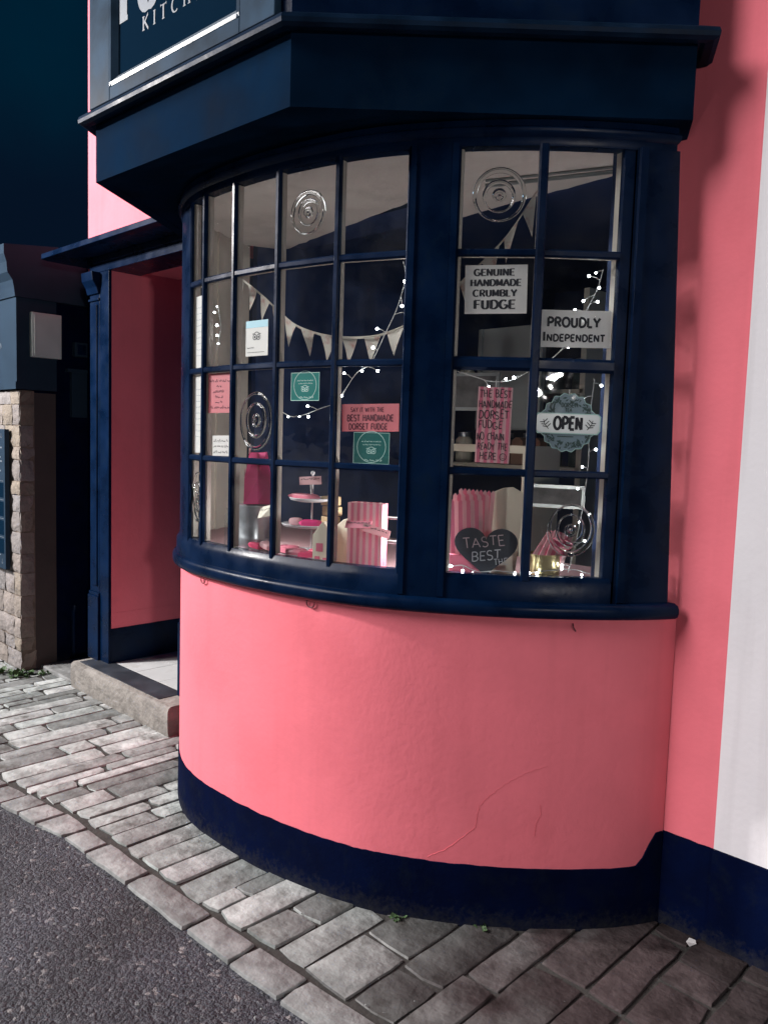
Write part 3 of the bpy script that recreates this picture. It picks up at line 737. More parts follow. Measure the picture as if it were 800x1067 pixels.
# inside of the bay: ceiling, cream lining, display shelf; the dark room behind
mb = MB()
inner = [bow(a, -.045) for a in rng(-1.45, 1.40, 50)]
edge = [(-1.145, .06), (-1.17, .10), (-1.30, .115), (-1.55, .145), (-1.80, .165), (-2.113, .208), (-2.125, -.02), (-2.158, -.073), (-2.45, -.02), (-2.85, .06), (-3.15, .12)]
ed = []
for (a, b) in zip(edge, edge[1:]):
    for k in range(6):
        p = Vector(a).lerp(Vector(b), k / 6); p = Vector((p.x * .978, -2.398 + (p.y + 2.398) * .978)); ed.append((p.x, p.y + .010 * noise.noise((p.x * 21, 0, 0))))
ed.append((edge[-1][0] * .978, .06))
mb.zprism([(p.x, p.y) for p in inner] + ed, 2.405, 2.430)
bayc = mb.build('bay_ceiling', M['plaster'], shop)
cm = MB()      # conduit and flaking strip on the ceiling
cm.tube([(-1.75, -.12, 2.399), (-1.50, -.03, 2.400), (-1.22, .06, 2.399)], .007, 6)
cm.tube([(-1.72, -.16, 2.400), (-1.45, -.06, 2.400), (-1.20, .03, 2.400)], .004, 6)
cm.build('conduit', M['metal'], bayc)
mb = MB()
sweep(mb, rect_prof(-.075, -.05, 1.08, 2.404), rng(-1.50, -.745, 24))
for a in (-1.3, -1.1, -.97): sweep(mb, rect_prof(-.084, -.074, 1.08, 2.404), rng(a, a + .035, 2))
mb.build('bay_lining', M['cream'], shop, smooth=True); mb = MB()
sweep(mb, rect_prof(-.038, -.0115, 1.08, 2.404), rng(1.322, 1.345, 3))
mb.build('bay_lining', M['cream'], shop, smooth=True); mb = MB()
sweep(mb, rect_prof(-.10, -.045, 1.08, 2.404), rng(1.362, 1.41, 4))
mb.build('bay_lining', M['room'], shop, smooth=True)
mb = MB(); mb.zprism([(p.x, p.y) for p in [bow(a, -.042) for a in rng(-1.45, 1.40, 50)]] + [(-1.14, .0), (-1.14, .14), (-3.17, .14), (-3.17, 0)], 1.05, 1.082)
mb.build('display_shelf', M['palepink'], shop)
mb = MB()
X0, X1, Y1, ZC = -3.18, -1.07, 2.6, 2.60
mb.face([(X0, .25, 0), (X1, .25, 0), (X1, Y1, 0), (X0, Y1, 0)])
mb.face([(X0, Y1, 0), (X1, Y1, 0), (X1, Y1, ZC), (X0, Y1, ZC)])
mb.face([(X0, .25, 0), (X0, Y1, 0), (X0, Y1, ZC), (X0, .25, ZC)])
mb.face([(X1, .25, 0), (X1, Y1, 0), (X1, Y1, ZC), (X1, .25, ZC)])
mb.face([(X0, .1, ZC), (X1, .1, ZC), (X1, Y1, ZC), (X0, Y1, ZC)])
mb.box(-3.188, -3.176, -.02, .27, .5, 2.458); mb.box(-3.21, -3.1765, -.024, -.0015, 1.07, 2.458); mb.box(-1.132, -1.121, .001, .27, .5, 2.458); mb.box(-3.188, -1.121, .002, .27, 2.46, 2.497)
mb.build('room_wall', M['room'], shop)
mb = MB()
mb.box(-2.6, -2.0, .55, .80, 1.47, 1.505); mb.box(-2.0, -1.965, .55, .80, .6, 1.505); mb.box(-3.1, -2.1, 1.2, 1.5, 1.38, 1.40); mb.box(-3.1, -2.1, 1.2, 1.5, 1.78, 1.80)
mb.box(-2.12, -2.09, 1.2, 1.5, .6, 2.3)
mb.build('room_shelf', M['carton'], shop)

# ---- fascia and sign
FP = [(-3.597, -.002), (-2.932, -.956), (-1.834, -.924), (-1.018, -.131), (-1.09, -.002)]
mb = MB()
path_sweep(mb, [(0, 2.435), (0, 2.640), (-.05, 2.640), (-.05, 2.435)], FP)
ins = off_path(FP, -.012)
mb.zprism([(p.x, p.y) for p in ins], 2.4365, 2.450)
fas = mb.build('fascia', M['navy_flat'], shop)
mb = MB()
path_sweep(mb, [(-.03, 2.6405), (.006, 2.6405), (.018, 2.634), (.040, 2.632), (.054, 2.638), (.056, 2.650), (.052, 2.662), (.012, 2.684), (-.03, 2.684)], FP)
mb.build('cornice', M['navy_trim'], fas)
mb = MB()
path_sweep(mb, [(.0, 2.685), (.0, 3.55), (-.05, 3.55), (-.05, 2.685)], FP)
path_sweep(mb, [(-.06, 3.551), (.10, 3.551), (.14, 3.60), (.14, 3.64), (-.06, 3.66)], FP)
sgb = mb.build('sign_box', M['navy'], fas)
SL = Lay((-2.932, -.956, 0), (1.098, .032, 0), (0, 0, 1))
mb = MB(); card(SL, .15, .90, 2.74, 3.50, .004, mb)
for i in range(len(mb.v)): mb.v[i] = mb.v[i] + SL.n * .006
mb.build('sign_panel', M['navy_sign'], fas)
fm = MB()
def fbar(a0, a1, b0, b1): fm.prism([(a0, b0), (a1, b0), (a1, b1), (a0, b1)], lambda p: SL(p[0], p[1], 0.0005), lambda p: SL(p[0], p[1], .026))
fbar(.0, .145, 2.686, 3.545); fbar(.895, 1.055, 2.686, 3.545); fbar(.1455, .8945, 2.686, 2.732); fbar(.1455, .8945, 3.50, 3.545)
fm.build('sign_frame', M['sign_blue'], fas, bevel=.003)
fm = MB()   # sloping inner moulding
prof = [(0, .026), (.012, .028), (.034, .010), (.034, .004), (0, .004)]
def mould(p0, p1, inn):
    fm.grid([[SL(p[0] + inn[0] * q[0], p[1] + inn[1] * q[0], q[1]) for q in prof] for p in (p0, p1)], closed_u=True)
mould((.146, 2.7325), (.894, 2.7325), (0, 1)); fm.build('sign_moulding', M['moulding'], fas); fm = MB(); mould((.1455, 2.7325), (.1455, 3.50), (1, 0)); fm.build('sign_moulding', M['sign_blue'], fas); fm = MB(); mould((.8945, 2.7325), (.8945, 3.50), (-1, 0))
fm.build('sign_moulding', M['sign_blue'], fas)
ik = Ink(SL, .0075)
ik.text('FUDGE', .190, .850, 2.940, .22, wt=.22, style='serif', sp=.20)
ik.build('lettering', M['silver'], fas)
ik = Ink(SL, .0075)
ik.text('KITCHEN', .335, .745, 2.870, .046, wt=.15, style='serif', sp=.62)
ik.build('small_lettering', M['silver'], fas)

# ---- doorway
mb = MB()
mb.box(-4.34, -4.325, -.180, 1.3, .452, 2.45)
door = mb.build('doorway', M['pink'], shop)
mb = MB(); mb.box(-4.34, -4.321, -.180, 1.284, .153, .36); mb.build('skirting', M['navy'], door)
mb = MB(); mb.box(-3.590, -3.575, -.165, 1.3, .153, 2.45); mb.box(-4.325, -3.591, 1.285, 1.30, .153, 2.45); mb.build('lobby_panel', M['navy'], door)
mb = MB(); mb.box(-4.341, -4.3235, -.180, 1.3, .36, .452); mb.build('reveal_panel', M['pink'], door)
mb = MB(); mb.box(-4.325, -3.575, .252, 1.3, 2.452, 2.47); mb.box(-4.325, -3.575, -.0, .2515, 2.440, 2.4495); mb.build('lobby_ceiling', M['pink'], door)
mb = MB(); mb.box(-4.978, -4.55, -.004, .0, .0, 2.50); mb.build('side_strip', M['navy_wall'], door)
mb = MB()
def pilaster(x0, x1, yf, cap):
    mb.box(x0, x1, yf, -.005, .56, 2.42); mb.box(x0 + .024, x1 - .024, yf - .008, yf + .004, .60, 2.24)
    mb.box(x0 - .004, x1 + .004, yf - .014, -.0052, .153, .54); mb.box(x0 - .002, x1 + .002, yf - .008, -.0051, .54, .56)
    if cap:
        mb.box(x0 - .003, x1 + .003, yf - .010, -.0053, 2.262, 2.276)
        mb.prism([(yf + .02, 2.30), (yf - .012, 2.30), (yf - .022, 2.335), (yf - .045, 2.37), (yf - .050, 2.4195), (yf + .02, 2.4195)], lambda p: (x0 - .010, p[0], p[1]), lambda p: (x1 + .004, p[0], p[1]))
pilaster(-4.545, -4.425, -.20, True); pilaster(-3.560, -3.470, -.19, False)
mb.build('pilaster', M['navy'], door, bevel=.003)
mb = MB()
mb.box(-4.425, -4.318, -.199, -.181, .153, 2.4195); mb.box(-4.425, -4.342, -.181, -.001, .153, 2.42); mb.box(-3.574, -3.561, -.17, -.006, .153, 2.42); mb.box(-4.395, -4.375, -.195, -.18, .153, 2.42)
mb.box(-4.548, -3.47, -.199, -.001, 2.4205, 2.504); mb.box(-4.548, -3.47, -.214, -.19, 2.470, 2.503)
mb.build('door_frame', M['navy'], door, bevel=.002)
mb = MB()
mb.prism([(-.375, 2.512), (-.375, 2.540), (-.355, 2.546), (.0, 2.560), (.0, 2.505), (-.34, 2.505)], lambda p: (-4.80, p[0] - .0, p[1]), lambda p: (-3.42, p[0] - .0, p[1]))
mb.build('door_hood', M['navy'], door, bevel=.002)
# step
mb = MB()
nx = 28; fr = []
for z, yy in ((0, -.332), (.03, -.336), (.08, -.338), (.125, -.337), (.143, -.332), (.1515, -.318)):
    fr.append([(-4.51 + 1.08 * i / nx, yy + .006 * noise.noise((i * .9, z * 40, 1)), z - .01 + .01 * (z > 0) - (.004 * abs(noise.noise((i * .5, 3, 0))) if z > .12 else 0)) for i in range(nx + 1)])
fr.append([(-4.51 + 1.08 * i / nx, -.02, .1515) for i in range(nx + 1)])
mb.grid(fr)
for i in (0, nx): mb.face([r[i] for r in fr] + [(fr[0][i][0], -.02, -.01)])
stp = mb.build('step', M['step'], door, smooth=True)
mb = MB(); mb.zprism([(-4.47, -.300), (-3.57, -.306), (-3.57, -.165), (-4.335, -.158), (-4.42, -.20), (-4.47, -.2)], .148, .1545); mb.build('slate_tread', M['slate'], stp)
mb = MB()
rr_ = random.Random(3)
for i in range(3):
    for j in range(6):
        x0 = -4.320 + .247 * i; y0 = -.157 + .235 * j
        mb.box(x0 + .002, x0 + .245, y0 + .002, y0 + .233, .14, .1535 + rr_.uniform(0, .0006))
mb.build('tiled_floor', M['tile'], stp)
mb = MB(); mb.box(-4.325, -3.57, -.158, 1.28, .13, .1515); mb.build('floor_bed', M['mortar'], stp)

# ================================================================== WHITE HOUSE ON THE RIGHT
wh = thing('neighbouring_house', 'white painted house wall with black base adjoining the pink shop', 'house', (0, 0, 0))
mb = MB(); mb.box(-.868, 5, -.004, .25, .0, 7.2); mb.build('wall', M['white'], wh)
mb = MB(); n = 30
rows = []
for i in range(n + 1):
    x = -.868 + 5.8 * i / n; zt = .298 + .003 * noise.noise((x * 9, 0, 5))
    rows.append([(x, -.016, -.02), (x, -.015, zt * .5), (x, -.013, zt), (x, -.003, zt + .001)])
mb.grid(rows); mb.face(rows[0]); mb.build('plinth', M['navy_wall'], wh, smooth=True)

# ================================================================== DARK BUILDING ON THE LEFT
lb = thing('corner_building', 'low slate blue building with anchor sign and rough stone pier', 'building', (-5.6, -.3, 0))
mb = MB(); mb.box(-9, -5.03, -.335, 4, 0, 2.58); mb.build('wall', M['navy_wall'], lb)
# rubble pier
mb = MB(); mb.box(-6.6, -5.008, -.42, -.336, 0, 1.75); mb.build('pier_core', M['pier_mortar'], lb)
mb = MB(); rnd = random.Random(5); z = .0; k = 0
def face_stone(mb, fn, a0, a1, z0, z1, d):
    """irregular stone face: fn(a, z, depth)"""
    n1 = max(2, int((a1 - a0) / .03)); n2 = max(2, int((z1 - z0) / .03)); g = .0025
    rows = []
    s = rnd.uniform(0, 99)
    for j in range(n2 + 1):
        row = []
        for i in range(n1 + 1):
            u, v = i / n1, j / n2
            a = a0 + g + (a1 - a0 - 2 * g) * u; zz = z0 + g + (z1 - z0 - 2 * g) * v
            e = min(u, 1 - u, v, 1 - v)
            dd = d + .010 * noise.noise((a * 22 + s, zz * 22, s)) - (.009 if e < .01 else 0)
            a += .005 * noise.noise((zz * 25, s, 0)); zz += .005 * noise.noise((a * 25, s, 2))
            row.append(fn(a, zz, dd))
        rows.append(row)
    mb.grid(rows)
    for bd in (rows[0], rows[-1], [r[0] for r in rows], [r[-1] for r in rows]):
        pass
while z < 1.70:
    hgt = rnd.uniform(.075, .15)
    if z + hgt > 1.70: hgt = 1.752 - z
    ln = rnd.uniform(.10, .26); x = -5.0
    while x > -6.5:
        wdt = ln if x == -5.0 else rnd.uniform(.12, .30)
        face_stone(mb, lambda a, zz, d: (a, -.425 - d, zz), x - wdt, x, z, z + hgt, rnd.uniform(.004, .014)); x -= wdt
    dep = rnd.uniform(.085, .105)
    face_stone(mb, lambda a, zz, d: (-5.004 + d, a, zz), -.432, -.432 + dep, z, z + hgt, rnd.uniform(.0, .01))
    z += hgt
mb.build('stone_pier', M['stone'], lb, smooth=True)
mb = MB()
mb.box(-6.6, -4.995, -.445, -.20, 1.755, 2.305); mb.box(-6.6, -4.993, -.452, -.20, 1.755, 1.80)
fasc2 = mb.build('fascia', M['slate_blue'], lb)
mb = MB()
pr = [(-.19, 2.306), (-.455, 2.306), (-.462, 2.36), (-.470, 2.40), (-.500, 2.44), (-.505, 2.50), (-.52, 2.545), (-.52, 2.60), (-.19, 2.64)]
mb.prism(pr, lambda p: (-6.6, p[0], p[1]), lambda p: (-4.985 + .10 * max(0, -p[0] - .44) , p[0], p[1]))
mb.prism([(-5.03, -.19), (-4.985, -.19), (-4.985, -.0), (-5.03, 0)], lambda p: (p[0], p[1], 2.306), lambda p: (p[0], p[1], 2.60))
mb.build('cornice', M['slate_blue'], lb)
AL = Lay((-5.40, -.4455, 1.98), (1, 0, 0), (0, 0, 1))
ik = Ink(AL, .001)
ax = .090
ik.stroke([(ax, .0), (ax, .215)], .006); ik.stroke([(ax - .035, .165), (ax + .035, .165)], .005); ik.ring(ax, .232, .016, .005)
ik.stroke(arc(ax, .075, .075, .075, 190, 350, 14), .006)
ik.stroke([(ax - .075, .062), (ax - .088, .035)], .005); ik.stroke([(ax + .075, .062), (ax + .088, .035)], .005)
ik.build('anchor_emblem', M['silver'], lb)
mb = MB(); mb.box(-5.03, -4.99, -.13, .0, 1.885, 1.905); mb.box(-5.03, -5.0, -.10, .0, 1.60, 1.885); mb.build('ledge', M['slate_blue'], lb)
mb = MB(); mb.box(-5.029, -5.012, -.335, -.20, .0, 1.74); mb.build('side_panel', mat('brown_rendered_panel', (.05, .04, .038), .85, var=.2, bump=.4), lb)
dp = MB(); dp.tube([(-5.018, -.085, .0), (-5.018, -.085, .33), (-5.024, -.075, .37)], .012, 8); dp.build('pipe', M['navy'], lb)

# menu board on the pier
mn = thing('menu_board', 'tall dark framed menu board with pale print hung on stone pier', 'menu board', (-5.28, -.45, 1.06))
BL = Lay((-5.60, -.470, .63), (1, 0, 0), (0, 0, 1))
mb = MB(); card(BL, 0, .47, 0, .88, .03, mb); mb.build('board', M['slate_blue'], mn, bevel=.003)
ik = Ink(BL, .001)
for i, yy in enumerate((.76, .70, .675, .615)):
    ik.rect(.10 + .02 * (i % 2), .43 - .02 * (i % 2), yy, yy + .010)
for i in range(4): ik.rect(.05, .45, .555 - i * .118, .558 - i * .118)
ik.rect(.10, .40, .085, .092)
ik.stroke([(.42, .825), (.42, .855)], .004); ik.stroke(arc(.42, .838, .012, .012, 190, 350), .003); ik.stroke([(.42, .035), (.42, .065)], .004); ik.stroke(arc(.42, .047, .012, .012, 190, 350), .003)
ik.build('printing', M['silver'], mn)
ik = Ink(BL, .0006)
for i in range(4): ik.rect(.05, .45, .452 - i * .118, .545 - i * .118)
ik.build('menu_sheet', M['navy_sign'], mn)
# pale metal cabinet and little alarm box on the side wall
cb = thing('metal_cabinet', 'pale square steel cabinet fixed high on the dark side wall', 'cabinet', (-5.0, -.27, 2.1))
mb = MB(); mb.box(-5.029, -4.965, -.365, -.18, 1.955, 2.225); mb.build('case', M['cabinet'], cb, bevel=.004)
mb = MB(); mb.box(-4.9655, -4.960, -.352, -.190, 1.968, 2.212); mb.build('door', M['cabinet'], cb, bevel=.002)
al = thing('alarm_box', 'small dark alarm box with pale rim beside the door post', 'alarm', (-5.0, -.04, 2.03))
mb = MB(); mb.box(-5.029, -4.985, -.085, -.002, 1.985, 2.075); mb.build('case', M['slate_blue'], al, bevel=.004)
mb = MB(); mb.box(-4.9855, -4.981, -.072, -.012, 1.998, 2.062); mb.build('cover', M['navy'], al, bevel=.002)
# stone slab on the ground between pier and step
mb = MB(); mb.box(-5.0, -4.53, -.31, -.006, -.02, .022)
tag(mb.build('stone_slab', M['kerbstone'], None, bevel=.008), 'low plain stone slab between stone pier and shop step', 'stone slab')

# weeds
def weed(name, loc, s, n, label, seed):
    r = random.Random(seed); b = MB(); o = Vector(loc)
    for i in range(n):
        an = r.uniform(0, 6.28); el = r.uniform(.2, 1.3); ln = s * r.uniform(.5, 1.2); wd = ln * r.uniform(.22, .4)
        d = Vector((math.cos(an) * math.cos(el), math.sin(an) * math.cos(el), math.sin(el))); sd = d.cross(Vector((0, 0, 1))).normalized() * wd
        base = o + Vector((r.uniform(-1, 1), r.uniform(-1, 1), 0)) * s * .9
        b.face([base, base + d * ln * .5 + sd, base + d * ln + Vector((0, 0, -.2 * ln)), base + d * ln * .5 - sd])
    return tag(b.build(name, M['leaf'], None, recalc=False), label, 'weed')
weed('weed', (-4.93, -.47, 0), .055, 46, 'leafy green weed at the foot of the rough stone pier', 1)
weed('weed', (-5.06, -.55, 0), .045, 40, 'green weed on paving at the very left edge, below the menu board', 2)
weed('weed', (-4.86, -.36, 0), .035, 22, 'small weed against the low slab beside the stone pier', 3)
weed('weed', (*bow(.60, .02)[:2], .0), .022, 16, 'tiny green tuft growing under the middle of the bow wall', 4)
weed('weed', (*bow(.95, .015)[:2], .0), .018, 16, 'tiny dark green tuft at bow wall foot, nearer the white house', 5)
mb = MB(); p = Vector((-.915, -.05, .0))
mb.face([p, p + Vector((.03, .006, .003)), p + Vector((.024, .014, .010)), p + Vector((.006, .010, .012))]); mb.face([p, p + Vector((.03, .006, .004)), p + Vector((.02, -.02, .003))])
tag(mb.build('paper_scrap', M['paper'], None, recalc=False), 'small white paper scrap in corner below the white house wall', 'litter')

# ================================================================== SIGNS STUCK ON THE WINDOW
def sign(name, label, cat, c, u0, u1, z0, z1, tilt=0.0, m_='paper', d=-.006, group=None):
    pl = pane_lay(c, d)
    l = pl.turned((u0 + u1) / 2, (z0 + z1) / 2, tilt)
    t = thing(name, label, cat, l.o, group)
    w_, h_ = u1 - u0, z1 - z0
    card(l, -w_/2, w_/2, -h_/2, h_/2).build('card', M[m_], t)
    return t, l, w_, h_
t, l, w_, h_ = sign('paper_sign', 'white card sign reading GENUINE HANDMADE CRUMBLY FUDGE', 'sign', 5, .025, .207, 1.890, 2.031, .02)
ik = Ink(l)
ik.text('GENUINE', -.064, .052, .040, .0185, .30, 'serif'); ik.text('HANDMADE', -.074, .072, .010, .0185, .30, 'serif'); ik.text('CRUMBLY', -.066, .060, -.020, .0185, .30, 'serif'); ik.text('FUDGE', -.063, .056, -.056, .0245, .31, 'serif')
ik.build('lettering', M['black'], t)
t, l, w_, h_ = sign('paper_sign', 'white card sign reading PROUDLY INDEPENDENT', 'sign', 6, .018, .225, 1.797, 1.905, .012)
ik = Ink(l)
ik.text('PROUDLY', -.085, .070, .006, .026, .27); ik.text('I', -.098, -.090, -.036, .026, .27); ik.text('NDEPENDENT', -.086, .086, -.036, .019, .27)
ik.build('lettering', M['black'], t)
# striped hand-lettered sign
pl = pane_lay(5, -.010); l = pl.turned(.1265, 1.562, -.012)
t = thing('striped_sign', 'pink striped paper sign hand-lettered THE BEST HANDMADE DORSET FUDGE', 'sign', l.o)
mb = MB(); card(l, -.051, .051, -.113, .113, .0008, mb); mb.build('card', M['palepink'], t)
ik = Ink(l, .0003)
for i in range(5): ik.rect(-.046 + .0205 * i, -.036 + .0205 * i, -.113, .113)
ik.build('stripes', M['stripe'], t)
ik = Ink(l, .0009)
for txt, a, b, y, h in (('THE BEST', -.046, .047, .082, .022), ('HANDMADE', -.047, .049, .052, .020), ('DORSET', -.046, .043, .020, .024), ('FUDGE', -.046, .024, -.010, .022), ('NO CHAIN', -.049, .032, -.044, .021), ('READY THE', -.046, .043, -.074, .019), ('HERE', -.038, .012, -.104, .021)):
    ik.text(txt, a, b, y, h, .12, 'sans', 0, .10)
ik.ring(.032, -.094, .010, .0022); ik.disc(.029, -.091, .0012); ik.disc(.035, -.091, .0012); ik.stroke(arc(.032, -.094, .005, .005, 200, 340, 8), .0014)
ik.build('lettering', M['black'], t)
mb = MB(); mb.tube([l(0, .112, 0), l(0, .135, 0)], .0012, 5); mb.build('string', M['wire'], t)
# round OPEN sign
pl = pane_lay(6, -.012); l = pl.turned(.1125, 1.574, -.005)
t = thing('open_sign', 'round scalloped blue-grey sign with leafy wreath and OPEN banner', 'sign', l.o)
mb = MB(); nn = 72
poly = [((.083 + .0035 * math.cos(k * 2 * math.pi / nn * 18)) * math.cos(2 * math.pi * k / nn), (.083 + .0035 * math.cos(k * 2 * math.pi / nn * 18)) * math.sin(2 * math.pi * k / nn) + .004 * (abs(k - nn / 4) < 7)) for k in range(nn)]
mb.prism(poly, lambda p: l(p[0], p[1], -.003), lambda p: l(p[0], p[1], 0)); mb.build('plate', M['blueplate'], t)
ik = Ink(l, .0003); ik.stroke(poly + poly[:1], .0022); ik.build('rim', M['mint'], t)
ik = Ink(l, .0006); rr = random.Random(8)
for k in range(150):
    an = rr.uniform(0, 6.28); q = rr.uniform(.058, .078); cx, cy = q * math.cos(an), q * math.sin(an); dn = rr.uniform(0, 6.28); s = rr.uniform(.004, .009)
    dx, dy = math.cos(dn) * s, math.sin(dn) * s
    ik.poly([(cx - dx, cy - dy), (cx - dy * .4, cy + dx * .4), (cx + dx, cy + dy), (cx + dy * .4, cy - dx * .4)])
ik.build('wreath', M['wreath'], t)
mb = MB(); bp_ = [(-.098, -.022), (-.090, -.032), (.090, -.032), (.098, -.022), (.098, .022), (.090, .030), (-.090, .030), (-.098, .022)]
mb.prism(bp_, lambda p: l(p[0], p[1], .0012), lambda p: l(p[0], p[1], .003)); bn = mb.build('banner', M['mint'], t)
mb = MB(); bq = [(p[0] * .965, p[1] * .90) for p in bp_]; mb.prism(bq, lambda p: l(p[0], p[1], .0025), lambda p: l(p[0], p[1], .0034)); mb.build('banner_face', M['platewhite'], bn)
ik = Ink(l, .0039); ik.text('OPEN', -.042, .042, -.018, .036, .24)
for s in (-1, 1):
    ik.stroke([(s * .058, -.018), (s * .070, -.004), (s * .074, .010)], .0022)
    for q in (0, .5, 1): ik.stroke([(s * (.062 + .010 * q), -.012 + .014 * q), (s * (.052 + .010 * q), -.002 + .014 * q)], .0026); ik.stroke([(s * (.062 + .010 * q), -.012 + .014 * q), (s * (.076 + .008 * q), -.010 + .012 * q)], .0026)
ik.build('lettering', M['black'], bn)
ik = Ink(l, .0011); ik.text('DORSET', -.022, .022, .048, .012, .2); ik.text('TEA', -.010, .010, .034, .011, .2); ik.rect(-.03, .018, -.041, -.038)
ik.build('small_lettering', M['wreath'], t)
mb = MB(); mb.tube([l(0, .084, 0), l(0, .10, 0)], .002, 5); mb.build('hanger', M['wire'], t)
t, l, w_, h_ = sign('paper_sign', 'pink card sign reading SAY IT WITH THE BEST HANDMADE DORSET FUDGE', 'sign', 4, .023, .217, 1.533, 1.618, .02, 'pinkpaper')
ik = Ink(l)
ik.text('SAY IT WITH THE', -.066, .046, .018, .013, .17, 'sans', 0, .04); ik.text('BEST HANDMADE', -.078, .078, -.010, .019, .20, 'sans', 0, .03); ik.text('DORSET FUDGE', -.072, .058, -.036, .018, .19, 'sans', 0, .03)
ik.build('lettering', mat('maroon_ink', (.10, .012, .03), .7), t)
def owl(ik, x, y, s):
    for q in (-1, 1): ik.ring(x + q * s * .5, y, s * .46, s * .13, 0, n=16); ik.disc(x + q * s * .5, y, s * .2)
    ik.stroke([(x - s * 1.1, y + s * .55)] + arc(x, y + s * .1, s * .8, s * .75, 140, 40, 8) + [(x + s * 1.1, y + s * .55)], s * .12)
    ik.poly([(x - s * .14, y - s * .25), (x + s * .14, y - s * .25), (x, y - s * .58)])
def sticker(label, c, u0, u1, z0, z1, m_, head=False):
    t, l, w_, h_ = sign('award_sticker', label, 'sticker', c, u0, u1, z0, z1, 0, m_)
    ik = Ink(l)
    if not head:
        ik.ring(0, .004, w_ * .40, .0018, 0, n=28)
        owl(ik, 0, -h_ * .10, w_ * .13)
        ik.scribble(-w_ * .28, w_ * .28, h_ * .20, .0045, .0016, 0, 3); ik.scribble(-w_ * .24, w_ * .26, h_ * .10, .004, .0014, 0, 4)
        ik.scribble(-w_ * .18, w_ * .30, -h_ * .41, .006, .002, 0, 5); ik.stroke([(-w_ / 2, -h_ / 2), (w_ / 2, -h_ / 2), (w_ / 2, h_ / 2), (-w_ / 2, h_ / 2), (-w_ / 2, -h_ / 2)], .002)
        ik.build('emblem', M['mint'], t)
    else:
        owl(ik, 0, .004, w_ * .17); ik.scribble(-w_ * .42, -w_ * .1, -h_ * .28, .006, .0018, 0, 6); ik.rect(-w_ * .42, w_ * .36, -h_ * .40, -h_ * .39)
        ik.build('emblem', M['black'], t)
        ik = Ink(l, .0003); ik.rect(-w_ / 2, w_ / 2, h_ * .30, h_ / 2); ik.build('header', M['skyblue'], t)
sticker('dark teal square sticker with owl face, below the SAY IT WITH sign', 4, .067, .188, 1.433, 1.529, 'teal2')
sticker('bright teal square sticker with owl face, alone in its pane', 3, .056, .172, 1.628, 1.717, 'teal')
sticker('white sticker with pale blue top band and owl face', 2, .049, .163, 1.780, 1.899, 'paper', True)
t, l, w_, h_ = sign('paper_notice', 'pink paper notice with dark print in the second pane column', 'notice', 1, .008, .164, 1.588, 1.730, 0, 'pinkpaper')
ik = Ink(l)
for i, (a, b) in enumerate(((-.07, .07), (-.02, .01), (-.045, .03), (-.03, .02), (-.03, .025), (-.062, .062))): ik.scribble(a, b, .040 - .019 * i, .011, .0032, 0, 20 + i)
ik.build('printing', bpy.data.materials['maroon_ink'], t)
t, l, w_, h_ = sign('paper_note', 'small white handwritten note below the pink paper notice', 'note', 1, .042, .156, 1.434, 1.507, .02)
ik = Ink(l)
for i, (a, b) in enumerate(((-.05, .045), (-.05, .05), (-.05, .042))): ik.scribble(a, b, .014 - .020 * i, .011, .0022, 0, 40 + i)
ik.build('handwriting', M['black'], t)
for lab, z0, z1 in (('white paper sheet in leftmost pane column, just above the middle bar', 1.752, 2.020), ('white paper sheet in leftmost pane column, just below the middle bar', 1.440, 1.730)):
    t, l, w_, h_ = sign('paper_sheet', lab, 'paper', 0, .016, .105, z0, z1)
    ik = Ink(l)
    for i in range(9): ik.scribble(-.036, .036, .09 - .022 * i, .006, .0012, 0, 60 + i)
    ik.build('printing', M['blueplate'], t)

# ================================================================== BUNTING AND FAIRY LIGHTS
def smooth_pts(pts, n=6):
    out = []
    P = [Vector(p) for p in pts]
    for i in range(len(P) - 1):
        a, b, c, d = P[max(i - 1, 0)], P[i], P[i + 1], P[min(i + 2, len(P) - 1)]
        for k in range(n):
            t = k / n; out.append(.5 * ((2 * b) + (c - a) * t + (2 * a - 5 * b + 4 * c - d) * t * t + (3 * b - a - 3 * c + d) * t ** 3))
    out.append(P[-1]); return out
def bunting(label, pts, dr, flags, sz, seed):
    P = smooth_pts([bow(a, dr, z) for a, z in pts], 8)
    t = thing('bunting', label, 'bunting', P[0])
    mb = MB(); mb.tube(P, .0016, 5)
    for i in range(0, len(P) - 1):     # tape edge
        mb.face([P[i] + Vector((0, 0, .004)), P[i + 1] + Vector((0, 0, .004)), P[i + 1] - Vector((0, 0, .004)), P[i] - Vector((0, 0, .004))])
    mb.build('tape', M['cloth'], t, recalc=False)
    L_ = [0]
    for a, b in zip(P, P[1:]): L_.append(L_[-1] + (b - a).length)
    def at(s):
        s = max(0, min(L_[-1], s))
        for i in range(len(P) - 1):
            if L_[i + 1] >= s: return P[i].lerp(P[i + 1], (s - L_[i]) / max(1e-6, L_[i + 1] - L_[i]))
        return P[-1]
    r = random.Random(seed)
    for k in range(flags):
        s = L_[-1] * (k + .5) / flags; a, b = at(s - sz * .42), at(s + sz * .42)
        mid = (a + b) / 2; dn = Vector((r.uniform(-.1, .1), r.uniform(-.1, .1), -1)).normalized()
        tan = (b - a).normalized()
        side = tan.cross(dn).normalized()
        fm = MB(); n = 5; rows = []
        for j in range(n + 1):
            v = j / n; c = mid + dn * sz * 1.15 * v + side * .006 * math.sin(v * 3 + k)
            hw = (b - a) / 2 * (1 - v) * .98
            rows.append([c - hw, c + side * .004 * (1 - v), c + hw])
        fm.grid(rows); o = fm.build('flag', M['cloth'], t, smooth=True, recalc=False)
bunting('floral triangle bunting sagging across the tall curved panes', [(-.60, 2.10), (-.422, 2.012), (-.296, 1.947), (-.152, 1.882), (.07, 1.842), (.311, 1.835), (.447, 1.853), (.52, 1.872)], -.10, 10, .074, 1)
